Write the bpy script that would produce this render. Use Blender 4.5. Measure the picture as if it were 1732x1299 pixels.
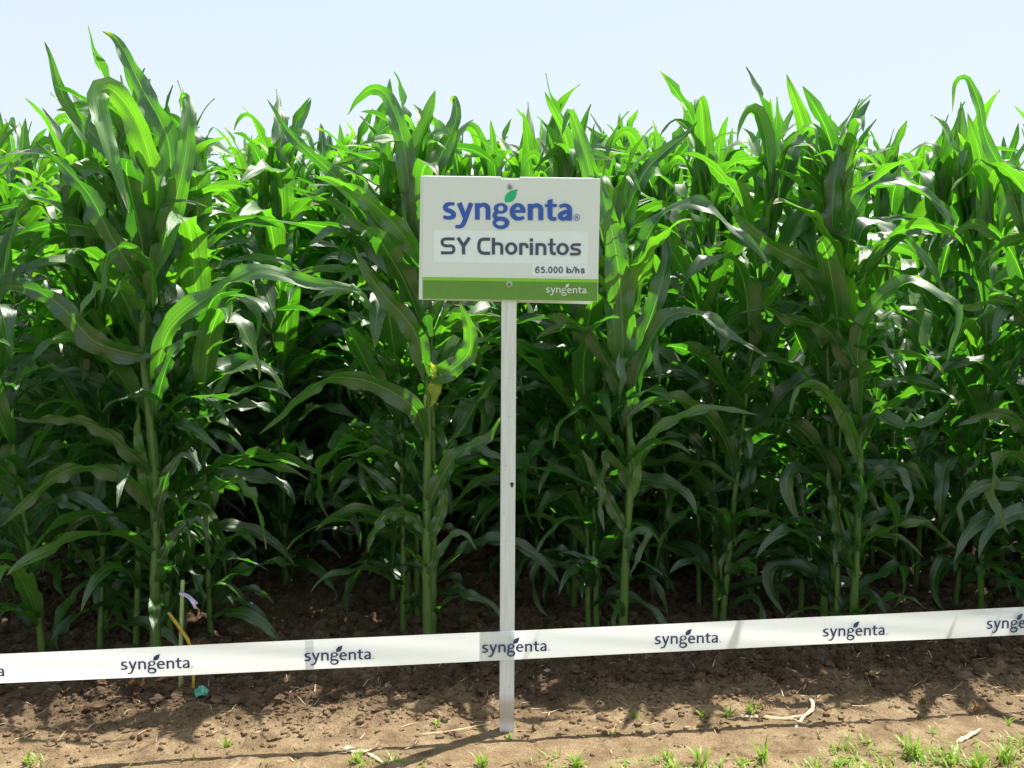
import bpy, math, random
import numpy as np
from mathutils import Vector, Matrix
from mathutils.geometry import tessellate_polygon
random.seed(7); rng = np.random.RandomState(11)
R = math.radians
for o in list(bpy.data.objects): bpy.data.objects.remove(o)
SC = bpy.context.scene
COL = SC.collection

# ---------------------------------------------------------------- camera, world, sun, exposure
F = 1700.0; W, H = 1732.0, 1299.0; EYE = 1.5; PITCH = math.atan(161.5 / F)
cam_d = bpy.data.cameras.new('camera'); cam = bpy.data.objects.new('camera', cam_d); COL.objects.link(cam)
cam_d.sensor_width = 36; cam_d.lens = F / W * 36; cam_d.clip_end = 2000; cam_d.clip_start = 0.05
cam.location = (0, 0, EYE); cam.rotation_euler = (R(90) - PITCH, 0, 0)
SC.camera = cam
SUN_EL = R(64); SUN_AZ = math.atan2(0.82, 0.57)          # azimuth clockwise from +Y (away from the camera)
w = bpy.data.worlds.new('World'); SC.world = w; w.use_nodes = True
nt = w.node_tree; bg = nt.nodes['Background']
sky = nt.nodes.new('ShaderNodeTexSky'); sky.sky_type = 'NISHITA'; sky.sun_disc = False
sky.sun_elevation = SUN_EL; sky.sun_rotation = SUN_AZ; sky.air_density = 1.0; sky.dust_density = 3.0; sky.ozone_density = 1.5
hz = nt.nodes.new('ShaderNodeMix'); hz.data_type = 'RGBA'; hz.inputs[0].default_value = .55        # bright summer haze, densest towards the horizon all round
tcw = nt.nodes.new('ShaderNodeTexCoord'); spw = nt.nodes.new('ShaderNodeSeparateXYZ'); mrw = nt.nodes.new('ShaderNodeMapRange')
nt.links.new(tcw.outputs['Generated'], spw.inputs[0]); nt.links.new(spw.outputs[2], mrw.inputs[0])
mrw.inputs[1].default_value = .08; mrw.inputs[2].default_value = 1.0; mrw.inputs[3].default_value = .97; mrw.inputs[4].default_value = .25; nt.links.new(mrw.outputs[0], hz.inputs[0])
nt.links.new(sky.outputs[0], hz.inputs[6]); hz.inputs[7].default_value = (4.65, 5.3, 5.75, 1)
nt.links.new(hz.outputs[2], bg.inputs[0]); bg.inputs[1].default_value = 0.10
sl = bpy.data.lights.new('sun', 'SUN'); sl.energy = 5.0; sl.angle = R(0.53); sl.color = (1, .955, .87)
sun = bpy.data.objects.new('sun', sl); COL.objects.link(sun)
sd = Vector((math.sin(SUN_AZ) * math.cos(SUN_EL), math.cos(SUN_AZ) * math.cos(SUN_EL), math.sin(SUN_EL)))
sun.rotation_euler = sd.to_track_quat('Z', 'Y').to_euler()
vs = SC.view_settings
SC.display_settings.display_device = 'sRGB'; vs.view_transform = 'Standard'; vs.look = 'None'; vs.gamma = 1; vs.use_curve_mapping = False
vs.exposure = 0.84
SC.cycles.max_bounces = 7; SC.cycles.diffuse_bounces = 3; SC.cycles.transmission_bounces = 6; SC.cycles.transparent_max_bounces = 8

# ---------------------------------------------------------------- helpers
def ray(px, py):
    x, y = (px - W / 2) / F, (H / 2 - py) / F
    c, s = math.cos(PITCH), math.sin(PITCH)
    return Vector((x, c + y * s, y * c - s))
def at(px, py, Y):
    d = ray(px, py); t = Y / d.y
    return Vector((d.x * t, Y, EYE + d.z * t))
def ground_at(px, py, z=0.0):
    d = ray(px, py); t = (z - EYE) / d.z
    return Vector((d.x * t, d.y * t, z))
def tag(o, label=None, cat=None, group=None, kind=None):
    if label: o['label'] = label
    if cat: o['category'] = cat
    if group: o['group'] = group
    if kind: o['kind'] = kind
    return o
def mk(name, me, parent=None, loc=(0, 0, 0), rot=(0, 0, 0), mat=None):
    o = bpy.data.objects.new(name, me); COL.objects.link(o)
    o.location = loc; o.rotation_euler = rot
    if parent: o.parent = parent
    if mat and me: 
        me.materials.clear(); me.materials.append(mat)
    return o
def mesh(name, v, f, smooth=True, uv=None):
    me = bpy.data.meshes.new(name)
    v = np.asarray(v, dtype=np.float32); me.from_pydata(v.tolist() if len(v) < 3000 and not isinstance(f, np.ndarray) else v, [], f if not isinstance(f, np.ndarray) else f.tolist())
    if smooth: me.polygons.foreach_set('use_smooth', [True] * len(me.polygons))
    if uv is not None:
        l = me.uv_layers.new(name='UVMap'); vi = np.zeros(len(me.loops), dtype=np.int32); me.loops.foreach_get('vertex_index', vi)
        l.data.foreach_set('uv', np.asarray(uv, dtype=np.float32)[vi].ravel())
    me.update(); return me
def empty(name, loc, rz=0):
    return mk(name, None, None, loc, (0, 0, rz))
def mat(name):
    m = bpy.data.materials.new(name); m.use_nodes = True
    n = m.node_tree.nodes; l = m.node_tree.links
    return m, n, l, n['Principled BSDF'], n['Material Output']
def N(n, t, **k):
    x = n.new(t)
    for a, b in k.items(): setattr(x, a, b)
    return x
def ramp(n, stops):
    r = n.new('ShaderNodeValToRGB'); e = r.color_ramp.elements
    while len(e) < len(stops): e.new(0.5)
    for i, (p, c) in enumerate(stops):
        e[i].position = p; e[i].color = (*c, 1) if len(c) == 3 else c
    return r
def mixc(n, l, fac, a, b, mode='MIX'):
    m = n.new('ShaderNodeMix'); m.data_type = 'RGBA'; m.blend_type = mode
    for s, v in ((0, fac), (6, a), (7, b)):
        if hasattr(v, 'links'): l.new(v, m.inputs[s])
        else: m.inputs[s].default_value = v if s == 0 else (*v, 1)
    return m.outputs[2]

# value noise in numpy
def _h(ix, iy, s):
    n = (ix.astype(np.int64) * 374761393 + iy.astype(np.int64) * 668265263 + s * 1442695041) & 0x7fffffff
    n = ((n ^ (n >> 13)) * 1274126177) & 0x7fffffff
    return ((n ^ (n >> 16)) & 0xffff) / 65535.0
def vnoise(x, y, s=0):
    ix, iy = np.floor(x), np.floor(y); fx, fy = x - ix, y - iy
    fx = fx * fx * (3 - 2 * fx); fy = fy * fy * (3 - 2 * fy)
    a, b, c, d = _h(ix, iy, s), _h(ix + 1, iy, s), _h(ix, iy + 1, s), _h(ix + 1, iy + 1, s)
    return (a + (b - a) * fx) * (1 - fy) + (c + (d - c) * fx) * fy - 0.5
def fbm(x, y, o, s=0):
    r = 0; a = 1
    for k in range(o): r = r + a * vnoise(x * 2 ** k, y * 2 ** k, s + k * 17); a *= .5
    return r

# the field edge: a line from the left front plant to the right one
def edge_y(x): return 3.99 + 0.102 * (x + 0.34)
def ground_z(x, y):
    x = np.asarray(x, dtype=float); y = np.asarray(y, dtype=float)
    t = y - (edge_y(x) - 0.42)                        # > 0 tilled soil
    f = np.clip((t + 0.30) / 0.5, 0, 1); f = f * f * (3 - 2 * f)
    sm = 0.012 * fbm(x * 1.6, y * 3.2, 3, 3) + 0.006 * fbm(x * 14, y * 20, 3, 9) + 0.014 * np.maximum(0, fbm(x * 26, y * 30, 3, 77) - .06) * np.clip((y - edge_y(x) + .95) * 2, .25, 1) + 0.010 * np.maximum(0, fbm(x * 55, y * 60, 2, 91)) * np.clip((y - edge_y(x) + 1.0) * 2, .2, 1) - 0.010 * np.exp(-(fbm(x * 5, y * 9, 3, 61) / .035) ** 2)
    cr = np.abs(fbm(x * 9 + 3, y * 11, 4, 21)); lump = 0.055 * (0.35 - cr) + 0.035 * fbm(x * 30, y * 34, 3, 33)
    far = 1 / (1 + np.maximum(0, np.hypot(x, y - 4) - 9))
    return sm * far + f * (lump + 0.015) * far
def gz(x, y): return float(ground_z(x, y))

# ---------------------------------------------------------------- materials
def leaf_material(name, base_d, base_l, trans, gloss=.36, yellow=0.0):
    m, n, l, p, out = mat(name)
    tc = N(n, 'ShaderNodeTexCoord'); sep = N(n, 'ShaderNodeSeparateXYZ'); l.new(tc.outputs['UV'], sep.inputs[0])
    oi = N(n, 'ShaderNodeObjectInfo')
    # midrib mask from u
    ab = N(n, 'ShaderNodeMath', operation='SUBTRACT'); l.new(sep.outputs[0], ab.inputs[0]); ab.inputs[1].default_value = .5
    ab2 = N(n, 'ShaderNodeMath', operation='ABSOLUTE'); l.new(ab.outputs[0], ab2.inputs[0])
    rib = ramp(n, [(0.010, (.6, .6, .6)), (0.032, (0, 0, 0))]); l.new(ab2.outputs[0], rib.inputs[0])
    # parallel veins: noise stretched along the blade
    mp = N(n, 'ShaderNodeMapping'); mp.inputs['Scale'].default_value = (34, 1.2, 1); l.new(tc.outputs['UV'], mp.inputs[0])
    add = N(n, 'ShaderNodeVectorMath', operation='ADD'); l.new(mp.outputs[0], add.inputs[0]); l.new(oi.outputs['Random'], add.inputs[1])
    vn = N(n, 'ShaderNodeTexNoise'); vn.inputs['Scale'].default_value = 1; vn.inputs['Detail'].default_value = 2; l.new(add.outputs[0], vn.inputs[0])
    bn = N(n, 'ShaderNodeTexNoise'); bn.inputs['Scale'].default_value = 6; bn.inputs['Detail'].default_value = 3; l.new(tc.outputs['Object'], bn.inputs[0])
    c1 = mixc(n, l, bn.outputs[0], base_d, base_l)
    var = ramp(n, [(0, (.72, .78, .8)), (.5, (1, 1, 1)), (1, (1.35, 1.18, .9))]); l.new(oi.outputs['Random'], var.inputs[0])
    c2 = mixc(n, l, 1.0, c1, var.outputs[0], 'MULTIPLY')
    mp2 = N(n, 'ShaderNodeMapping'); mp2.inputs['Scale'].default_value = (11, .8, 1); l.new(tc.outputs['UV'], mp2.inputs[0])
    add2 = N(n, 'ShaderNodeVectorMath', operation='ADD'); l.new(mp2.outputs[0], add2.inputs[0]); l.new(oi.outputs['Random'], add2.inputs[1])
    vn2 = N(n, 'ShaderNodeTexNoise'); vn2.inputs['Scale'].default_value = 1.3; vn2.inputs['Detail'].default_value = 3; l.new(add2.outputs[0], vn2.inputs[0])
    vm = N(n, 'ShaderNodeMath', operation='MULTIPLY_ADD'); l.new(vn2.outputs[0], vm.inputs[0]); vm.inputs[1].default_value = .6; 
    vh = N(n, 'ShaderNodeMath', operation='MULTIPLY'); l.new(vn.outputs[0], vh.inputs[0]); vh.inputs[1].default_value = .4; l.new(vh.outputs[0], vm.inputs[2])
    vr = ramp(n, [(.32, (.58, .64, .66)), (.5, (1, 1, 1)), (.68, (1.35, 1.22, 1.25))]); l.new(vm.outputs[0], vr.inputs[0])
    c3 = mixc(n, l, 1.0, c2, vr.outputs[0], 'MULTIPLY')
    c4 = mixc(n, l, rib.outputs[0], c3, (.10, .19, .045))
    # a few dry brownish tips and specks
    tip = ramp(n, [(.93, (0, 0, 0)), (1, (1, 1, 1))]); l.new(sep.outputs[1], tip.inputs[0])
    sel = N(n, 'ShaderNodeMath', operation='GREATER_THAN'); l.new(oi.outputs['Random'], sel.inputs[0]); sel.inputs[1].default_value = .72
    tm = N(n, 'ShaderNodeMath', operation='MULTIPLY'); l.new(tip.outputs[0], tm.inputs[0]); l.new(sel.outputs[0], tm.inputs[1])
    c5 = mixc(n, l, tm.outputs[0], c4, (.13, .10, .035))
    if yellow: c5 = mixc(n, l, yellow, c5, (.35, .36, .03))
    l.new(c5, p.inputs['Base Color'])
    rr = ramp(n, [(0.3, (gloss - .05,) * 3), (.7, (gloss + .12,) * 3)]); l.new(bn.outputs[0], rr.inputs[0]); l.new(rr.outputs[0], p.inputs['Roughness'])
    p.inputs['Specular IOR Level'].default_value = .9
    b = N(n, 'ShaderNodeBump'); b.inputs['Strength'].default_value = .8; b.inputs['Distance'].default_value = .003; l.new(vm.outputs[0], b.inputs['Height'])
    l.new(b.outputs[0], p.inputs['Normal'])
    tr = N(n, 'ShaderNodeBsdfTranslucent'); tcx = mixc(n, l, 1.0, c5, trans, 'MULTIPLY')
    l.new(tcx, tr.inputs[0]); l.new(b.outputs[0], tr.inputs[1])
    ad = N(n, 'ShaderNodeAddShader'); l.new(p.outputs[0], ad.inputs[0]); l.new(tr.outputs[0], ad.inputs[1]); l.new(ad.outputs[0], out.inputs[0])
    return m
M_LEAF = leaf_material('corn_leaf', (.012, .038, .008), (.023, .062, .011), (2.3, 3.5, .7), gloss=.40)
M_YOUNG = leaf_material('corn_leaf_bright', (.025, .074, .009), (.042, .106, .012), (2.2, 2.9, .7), gloss=.42)
M_YELLOW = leaf_material('corn_leaf_yellowing', (.09, .16, .02), (.16, .22, .02), (1.6, 1.5, .6), yellow=.35)

def stalk_material():
    m, n, l, p, out = mat('corn_stalk')
    tc = N(n, 'ShaderNodeTexCoord'); mp = N(n, 'ShaderNodeMapping'); mp.inputs['Scale'].default_value = (90, 90, 2.5); l.new(tc.outputs['Object'], mp.inputs[0])
    a = N(n, 'ShaderNodeTexNoise'); a.inputs['Scale'].default_value = 1; l.new(mp.outputs[0], a.inputs[0])
    b = N(n, 'ShaderNodeTexNoise'); b.inputs['Scale'].default_value = 7; l.new(tc.outputs['Object'], b.inputs[0])
    c1 = mixc(n, l, a.outputs[0], (.055, .120, .022), (.105, .19, .038)); c2 = mixc(n, l, b.outputs[0], c1, (.075, .15, .022))
    l.new(c2, p.inputs['Base Color']); p.inputs['Roughness'].default_value = .42
    p.inputs['Subsurface Weight'].default_value = .15; p.inputs['Subsurface Radius'].default_value = (.01, .015, .004)
    return m
M_STALK = stalk_material()

def soil_material():
    m, n, l, p, out = mat('soil')
    g = N(n, 'ShaderNodeNewGeometry'); sep = N(n, 'ShaderNodeSeparateXYZ'); l.new(g.outputs['Position'], sep.inputs[0])
    # tilled = y - 0.102 x beyond the field edge
    mx = N(n, 'ShaderNodeMath', operation='MULTIPLY'); l.new(sep.outputs[0], mx.inputs[0]); mx.inputs[1].default_value = -.102
    ay = N(n, 'ShaderNodeMath', operation='ADD'); l.new(sep.outputs[1], ay.inputs[0]); l.new(mx.outputs[0], ay.inputs[1])
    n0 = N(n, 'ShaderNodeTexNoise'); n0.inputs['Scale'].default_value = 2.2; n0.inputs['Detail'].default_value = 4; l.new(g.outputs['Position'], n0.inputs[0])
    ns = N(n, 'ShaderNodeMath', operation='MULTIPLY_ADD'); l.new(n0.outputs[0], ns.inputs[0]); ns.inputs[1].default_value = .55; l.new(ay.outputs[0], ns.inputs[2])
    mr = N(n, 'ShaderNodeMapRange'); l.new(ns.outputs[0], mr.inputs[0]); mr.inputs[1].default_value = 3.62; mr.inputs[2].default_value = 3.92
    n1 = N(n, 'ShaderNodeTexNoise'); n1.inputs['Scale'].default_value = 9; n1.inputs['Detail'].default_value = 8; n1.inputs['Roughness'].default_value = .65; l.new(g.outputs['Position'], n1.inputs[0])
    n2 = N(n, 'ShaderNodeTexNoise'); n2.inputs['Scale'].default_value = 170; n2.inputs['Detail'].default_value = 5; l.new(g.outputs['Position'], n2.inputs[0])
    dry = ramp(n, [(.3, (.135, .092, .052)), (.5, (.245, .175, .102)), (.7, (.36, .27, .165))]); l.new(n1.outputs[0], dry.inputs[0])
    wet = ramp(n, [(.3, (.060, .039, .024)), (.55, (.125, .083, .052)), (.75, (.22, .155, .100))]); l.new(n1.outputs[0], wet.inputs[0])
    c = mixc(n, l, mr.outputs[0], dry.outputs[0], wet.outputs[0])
    sp = ramp(n, [(.32, (.72, .70, .68)), (.55, (1, 1, 1)), (.75, (1.25, 1.22, 1.15))]); l.new(n2.outputs[0], sp.inputs[0])
    c = mixc(n, l, 1.0, c, sp.outputs[0], 'MULTIPLY')
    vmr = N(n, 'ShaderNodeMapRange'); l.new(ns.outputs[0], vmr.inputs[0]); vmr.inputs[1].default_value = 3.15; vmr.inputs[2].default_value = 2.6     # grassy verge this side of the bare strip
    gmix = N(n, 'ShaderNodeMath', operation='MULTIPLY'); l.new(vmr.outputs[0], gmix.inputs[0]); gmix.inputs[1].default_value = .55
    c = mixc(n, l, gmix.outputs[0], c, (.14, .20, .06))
    l.new(c, p.inputs['Base Color']); p.inputs['Roughness'].default_value = .95; p.inputs['Specular IOR Level'].default_value = .15
    b = N(n, 'ShaderNodeBump'); b.inputs['Strength'].default_value = 1.0; b.inputs['Distance'].default_value = .012
    ad = N(n, 'ShaderNodeMath', operation='MULTIPLY_ADD'); l.new(n2.outputs[0], ad.inputs[0]); ad.inputs[1].default_value = .6; l.new(n1.outputs[0], ad.inputs[2])
    l.new(ad.outputs[0], b.inputs['Height']); l.new(b.outputs[0], p.inputs['Normal'])
    return m
M_SOIL = soil_material()

def simple(name, c, rough=.6, noise=0.0, scale=30, spec=.4, c2=None, trans=None, metal=0, bump=0):
    m, n, l, p, out = mat(name)
    tc = N(n, 'ShaderNodeTexCoord'); a = N(n, 'ShaderNodeTexNoise'); a.inputs['Scale'].default_value = scale; a.inputs['Detail'].default_value = 4
    l.new(tc.outputs['Object'], a.inputs[0])
    c2 = c2 or tuple(x * (1 - noise) for x in c)
    rp = ramp(n, [(.35, c2), (.65, c)]); l.new(a.outputs[0], rp.inputs[0]); l.new(rp.outputs[0], p.inputs['Base Color'])
    p.inputs['Roughness'].default_value = rough; p.inputs['Specular IOR Level'].default_value = spec; p.inputs['Metallic'].default_value = metal
    if bump:
        b = N(n, 'ShaderNodeBump'); b.inputs['Strength'].default_value = bump; b.inputs['Distance'].default_value = .002; l.new(a.outputs[0], b.inputs['Height']); l.new(b.outputs[0], p.inputs['Normal'])
    if trans:
        tr = N(n, 'ShaderNodeBsdfTranslucent'); tr.inputs[0].default_value = (*trans, 1)
        ad = N(n, 'ShaderNodeAddShader'); l.new(p.outputs[0], ad.inputs[0]); l.new(tr.outputs[0], ad.inputs[1]); l.new(ad.outputs[0], out.inputs[0])
    return m
M_BOARD = simple('white_plastic_board', (.80, .83, .83), .45, .03, 200, trans=(.05, .05, .05))
M_STICKER = simple('sticker_paper', (.88, .94, .99), .35, .02, 40)
M_BLUE = simple('print_blue', (.035, .11, .50), .4, .05)
M_GREY = simple('print_slate', (.075, .085, .15), .4, .05)
M_LIME = simple('print_lime', (.27, .62, .02), .4, .04)
M_GREEN = simple('print_green', (.135, .31, .045), .4, .05)
M_LEAFP = simple('print_leaf_green', (.02, .50, .22), .4, .08, 60)
M_WHITEP = simple('print_white', (.72, .78, .70), .4, .03)
M_TAPEP = simple('tape_print', (.045, .07, .17), .4, .05)
M_BOLT = simple('bolt_metal', (.55, .57, .6), .3, .1, 80, metal=.8)
M_STAPLE = simple('staple_metal', (.12, .12, .12), .4, .1, 80, metal=.7)
M_FILM = simple('tape_film', (.72, .735, .755), .30, .02, 14, spec=.5, trans=(.68, .69, .71))
M_STRAW = simple('dry_straw', (.55, .45, .27), .7, .3, 40, c2=(.38, .28, .15), trans=(.10, .08, .04), bump=.4)
M_HUSK = simple('dry_husk', (.72, .60, .42), .6, .3, 50, c2=(.50, .36, .20), trans=(.12, .09, .05), bump=.5)
M_RUST = simple('rust_leaf', (.42, .17, .05), .7, .3, 60, c2=(.25, .10, .04), bump=.5)
M_GRASS = simple('young_grass', (.13, .27, .02), .5, .3, 9, c2=(.20, .25, .04), trans=(.14, .22, .03))
M_STAKE = simple('pale_green_cane', (.33, .43, .16), .6, .25, 30, bump=.3)
M_CANE = simple('yellow_cane', (.50, .38, .04), .55, .25, 50, c2=(.36, .24, .03), bump=.3)
M_TAG = simple('lilac_plastic', (.62, .55, .80), .35, .1, 30, trans=(.18, .15, .22))
M_WRAP = simple('teal_plastic', (.05, .36, .24), .3, .4, 60, c2=(.22, .50, .42), trans=(.02, .10, .06), bump=.6)
M_CLUMP = simple('dead_grass', (.30, .20, .08), .8, .3, 50, c2=(.20, .12, .05), bump=.3)
def post_material():
    m, n, l, p, out = mat('white_painted_wood')
    tc = N(n, 'ShaderNodeTexCoord'); mp = N(n, 'ShaderNodeMapping'); mp.inputs['Scale'].default_value = (60, 60, 3); l.new(tc.outputs['Object'], mp.inputs[0])
    a = N(n, 'ShaderNodeTexNoise'); a.inputs['Scale'].default_value = 2; a.inputs['Detail'].default_value = 5; l.new(mp.outputs[0], a.inputs[0])
    s = N(n, 'ShaderNodeTexNoise'); s.inputs['Scale'].default_value = 55; s.inputs['Detail'].default_value = 3; l.new(tc.outputs['Object'], s.inputs[0])
    g = ramp(n, [(.3, (.66, .67, .69)), (.6, (.80, .81, .82))]); l.new(a.outputs[0], g.inputs[0])
    sepn = N(n, 'ShaderNodeSeparateXYZ'); l.new(tc.outputs['Object'], sepn.inputs[0])
    big = N(n, 'ShaderNodeTexNoise'); big.inputs['Scale'].default_value = 16; l.new(tc.outputs['Object'], big.inputs[0])
    zz = N(n, 'ShaderNodeMath', operation='MULTIPLY_ADD'); l.new(big.outputs[0], zz.inputs[0]); zz.inputs[1].default_value = .05; l.new(sepn.outputs[2], zz.inputs[2])
    band = ramp(n, [(0.0, (.35, .35, .35)), (.04, (.15, .15, .15)), (.075, (.85, .85, .85)), (.12, (.7, .7, .7)), (.16, (.05, .05, .05)), (.6, (0, 0, 0))]); l.new(zz.outputs[0], band.inputs[0])
    c = mixc(n, l, band.outputs[0], g.outputs[0], (.42, .36, .27))
    dk = ramp(n, [(.70, (0, 0, 0)), (.76, (1, 1, 1))]); l.new(s.outputs[0], dk.inputs[0])
    c = mixc(n, l, dk.outputs[0], c, (.35, .33, .30))
    l.new(c, p.inputs['Base Color']); p.inputs['Roughness'].default_value = .55
    b = N(n, 'ShaderNodeBump'); b.inputs['Strength'].default_value = .4; b.inputs['Distance'].default_value = .002; l.new(a.outputs[0], b.inputs['Height']); l.new(b.outputs[0], p.inputs['Normal'])
    return m
M_POST = post_material()

# ---------------------------------------------------------------- ground
def axis(lo, hi, step, far):
    a = list(np.arange(lo, hi, step)); s = step
    while a[-1] < far: s *= 1.25; a.append(a[-1] + s)
    s = step; b = []
    x = lo
    while x > -far: s *= 1.25; x -= s; b.append(x)
    return np.array(b[::-1] + a)
gx = axis(-2.3, 2.8, 0.0105, 500); gy = axis(3.0, 5.6, 0.0105, 500)
X, Y = np.meshgrid(gx, gy); Z = ground_z(X, Y)
nx, ny = len(gx), len(gy)
idx = np.arange(nx * ny).reshape(ny, nx)
fq = np.stack([idx[:-1, :-1], idx[:-1, 1:], idx[1:, 1:], idx[1:, :-1]], -1).reshape(-1, 4)
me = bpy.data.meshes.new('ground'); me.vertices.add(nx * ny); me.vertices.foreach_set('co', np.stack([X, Y, Z], -1).astype(np.float32).ravel())
me.loops.add(fq.size); me.loops.foreach_set('vertex_index', fq.astype(np.int32).ravel())
me.polygons.add(len(fq)); me.polygons.foreach_set('loop_start', np.arange(0, fq.size, 4, dtype=np.int32)); me.polygons.foreach_set('use_smooth', np.zeros(len(fq), dtype=bool))
me.update(calc_edges=True)
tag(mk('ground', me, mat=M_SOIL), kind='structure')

# ---------------------------------------------------------------- leaves
def catmull(P, n):
    P = np.asarray(P, float); m = len(P)
    Q = np.vstack([2 * P[0] - P[1], P, 2 * P[-1] - P[-2]])
    d = np.linalg.norm(np.diff(P, axis=0), axis=1); cum = np.r_[0, np.cumsum(d)]; s = np.linspace(0, cum[-1], n)
    out = []
    for t in s:
        k = min(m - 2, max(0, np.searchsorted(cum, t, side='right') - 1)); u = (t - cum[k]) / max(d[k], 1e-9)
        p0, p1, p2, p3 = Q[k], Q[k + 1], Q[k + 2], Q[k + 3]
        out.append(.5 * ((2 * p1) + (-p0 + p2) * u + (2 * p0 - 5 * p1 + 4 * p2 - p3) * u * u + (-p0 + 3 * p1 - 3 * p2 + p3) * u ** 3))
    return np.array(out)
def norm(a): return a / (np.linalg.norm(a, axis=-1, keepdims=True) + 1e-12)
def width_profile(s, clasp=.55):
    a = np.clip(s / .22, 0, 1); a = a * a * (3 - 2 * a)
    return (clasp + (1 - clasp) * a) * np.clip(1 - s ** 2.6, 0, 1) ** .85
def blade(P, S, Wd, r, ncross=6, wave=.16, fold=.35, wavef=4.5, clasp=.55):
    """P centre line, S side vectors, Wd full width; returns verts, faces, uv"""
    n = len(P); s = np.linspace(0, 1, n)
    T = norm(np.gradient(P, axis=0)); S = norm(S - T * np.sum(S * T, 1, keepdims=True)); Nn = norm(np.cross(T, S))
    w = Wd * .5 * width_profile(s, clasp) + .0006
    fo = fold * (1.0 - .75 * s) + .9 * np.exp(-s * 16)
    ph1, ph2 = r.uniform(0, 6.28, 2); f1 = wavef * r.uniform(.8, 1.25); f2 = wavef * r.uniform(.8, 1.25)
    env = np.clip(s * 5, 0, 1) * np.clip((1 - s) * 3, 0, 1)
    us = np.linspace(-1, 1, ncross + 1); V = []
    wig = .0
    for u in us:
        ph, f = (ph1, f1) if u < 0 else (ph2, f2)
        wv = np.sin(2 * np.pi * f * s + ph) * wave * Wd * env * abs(u) ** 1.8
        wv += np.sin(2 * np.pi * f * 2.3 * s + ph * 2) * wave * .35 * Wd * env * abs(u) ** 2
        cr = .0 if abs(u) > .05 else -.04 * Wd
        c, sn = np.cos(fo), np.sin(fo)
        V.append(P + S * (w * u * c)[:, None] + Nn * (w * abs(u) * sn + wv + cr)[:, None])
    V = np.stack(V, 1)                                   # n x (nc+1) x 3
    m = ncross + 1; id_ = np.arange(n * m).reshape(n, m)
    Fq = np.stack([id_[:-1, :-1], id_[:-1, 1:], id_[1:, 1:], id_[1:, :-1]], -1).reshape(-1, 4)
    uv = np.stack(np.broadcast_arrays((us * .5 + .5)[None, :], s[:, None]), -1).reshape(-1, 2)
    return V.reshape(-1, 3), Fq, uv
def leaf_path(L, a0, a1, p, drift, roll, r, n, kink=None):
    """local: leaves the stalk towards +X, up is +Z"""
    s = np.linspace(0, 1, n)
    th = a0 + (a1 - a0) * s ** p
    th = th + r.uniform(.05, .32) * np.sin(s * r.uniform(5, 11) + r.uniform(0, 6)) * s
    if kink: th = th + kink[1] / (1 + np.exp(-(s - kink[0]) * 40))
    az = drift * s ** 1.5 + .12 * np.sin(s * 5 + r.uniform(0, 6))
    D = np.stack([np.sin(th) * np.cos(az), np.sin(th) * np.sin(az), np.cos(th)], 1)
    P = np.vstack([[0, 0, 0], np.cumsum((D[1:] + D[:-1]) * .5 * L / (n - 1), axis=0)])
    S0 = np.stack([-np.sin(az), np.cos(az), np.zeros(n)], 1); N0 = np.cross(D, S0)
    rr = roll * s ** 1.3 + r.uniform(0, .7) * np.sin(s * r.uniform(4, 10) + r.uniform(0, 6)) * s
    return P, S0 * np.cos(rr)[:, None] + N0 * np.sin(rr)[:, None]
def leaf_params(i, n, r):
    t = i / (n - 1)
    L = np.interp(t, [0, .25, .55, .8, 1], [.48, .68, .80, .72, .55]) * r.uniform(.80, 1.08)
    Wd = np.interp(t, [0, .3, .6, .85, 1], [.065, .100, .134, .142, .11]) * r.uniform(.74, 1.0)
    a0 = R(np.interp(t, [0, .5, .8, 1], [42, 30, 16, 6]) * r.uniform(.8, 1.25))
    a1 = R(np.interp(t, [0, .4, .7, .9, 1], [150, 150, 130, 90, 35]) + r.uniform(-28, 28))
    return t, L, Wd, a0, a1
def stalk_mesh(h, rad, r, seg=8, lean=(0, 0)):
    zs = [-.04, 0]; z = 0.0; nodes = []
    while z < h:
        z += .10 + .07 * (z / h) + r.uniform(-.01, .01); nodes.append(z)
    V = []; F_ = []; rows = []
    rows.append((-.05, rad * 1.05)); rows.append((0, rad * 1.1))
    for z in nodes:
        q = rad * (1 - .62 * min(1, z / h))
        rows += [(z - .02, q * .98), (z - .004, q * 1.12), (z + .006, q * 1.14), (z + .02, q)]
    for k, (z, q) in enumerate(rows):
        cx = lean[0] * (z / h) ** 2; cy = lean[1] * (z / h) ** 2
        for j in range(seg): a = 2 * math.pi * j / seg; V.append((cx + q * math.cos(a), cy + q * math.sin(a) * .9, z))
        if k: 
            for j in range(seg): a, b = (k - 1) * seg + j, (k - 1) * seg + (j + 1) % seg; F_.append((a, b, b + seg, a + seg))
    F_.append(tuple(range(len(V) - seg, len(V))))
    return V, F_, nodes
def rotz(V, a):
    c, s = math.cos(a), math.sin(a); return V @ np.array([[c, s, 0], [-s, c, 0], [0, 0, 1]])

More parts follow.
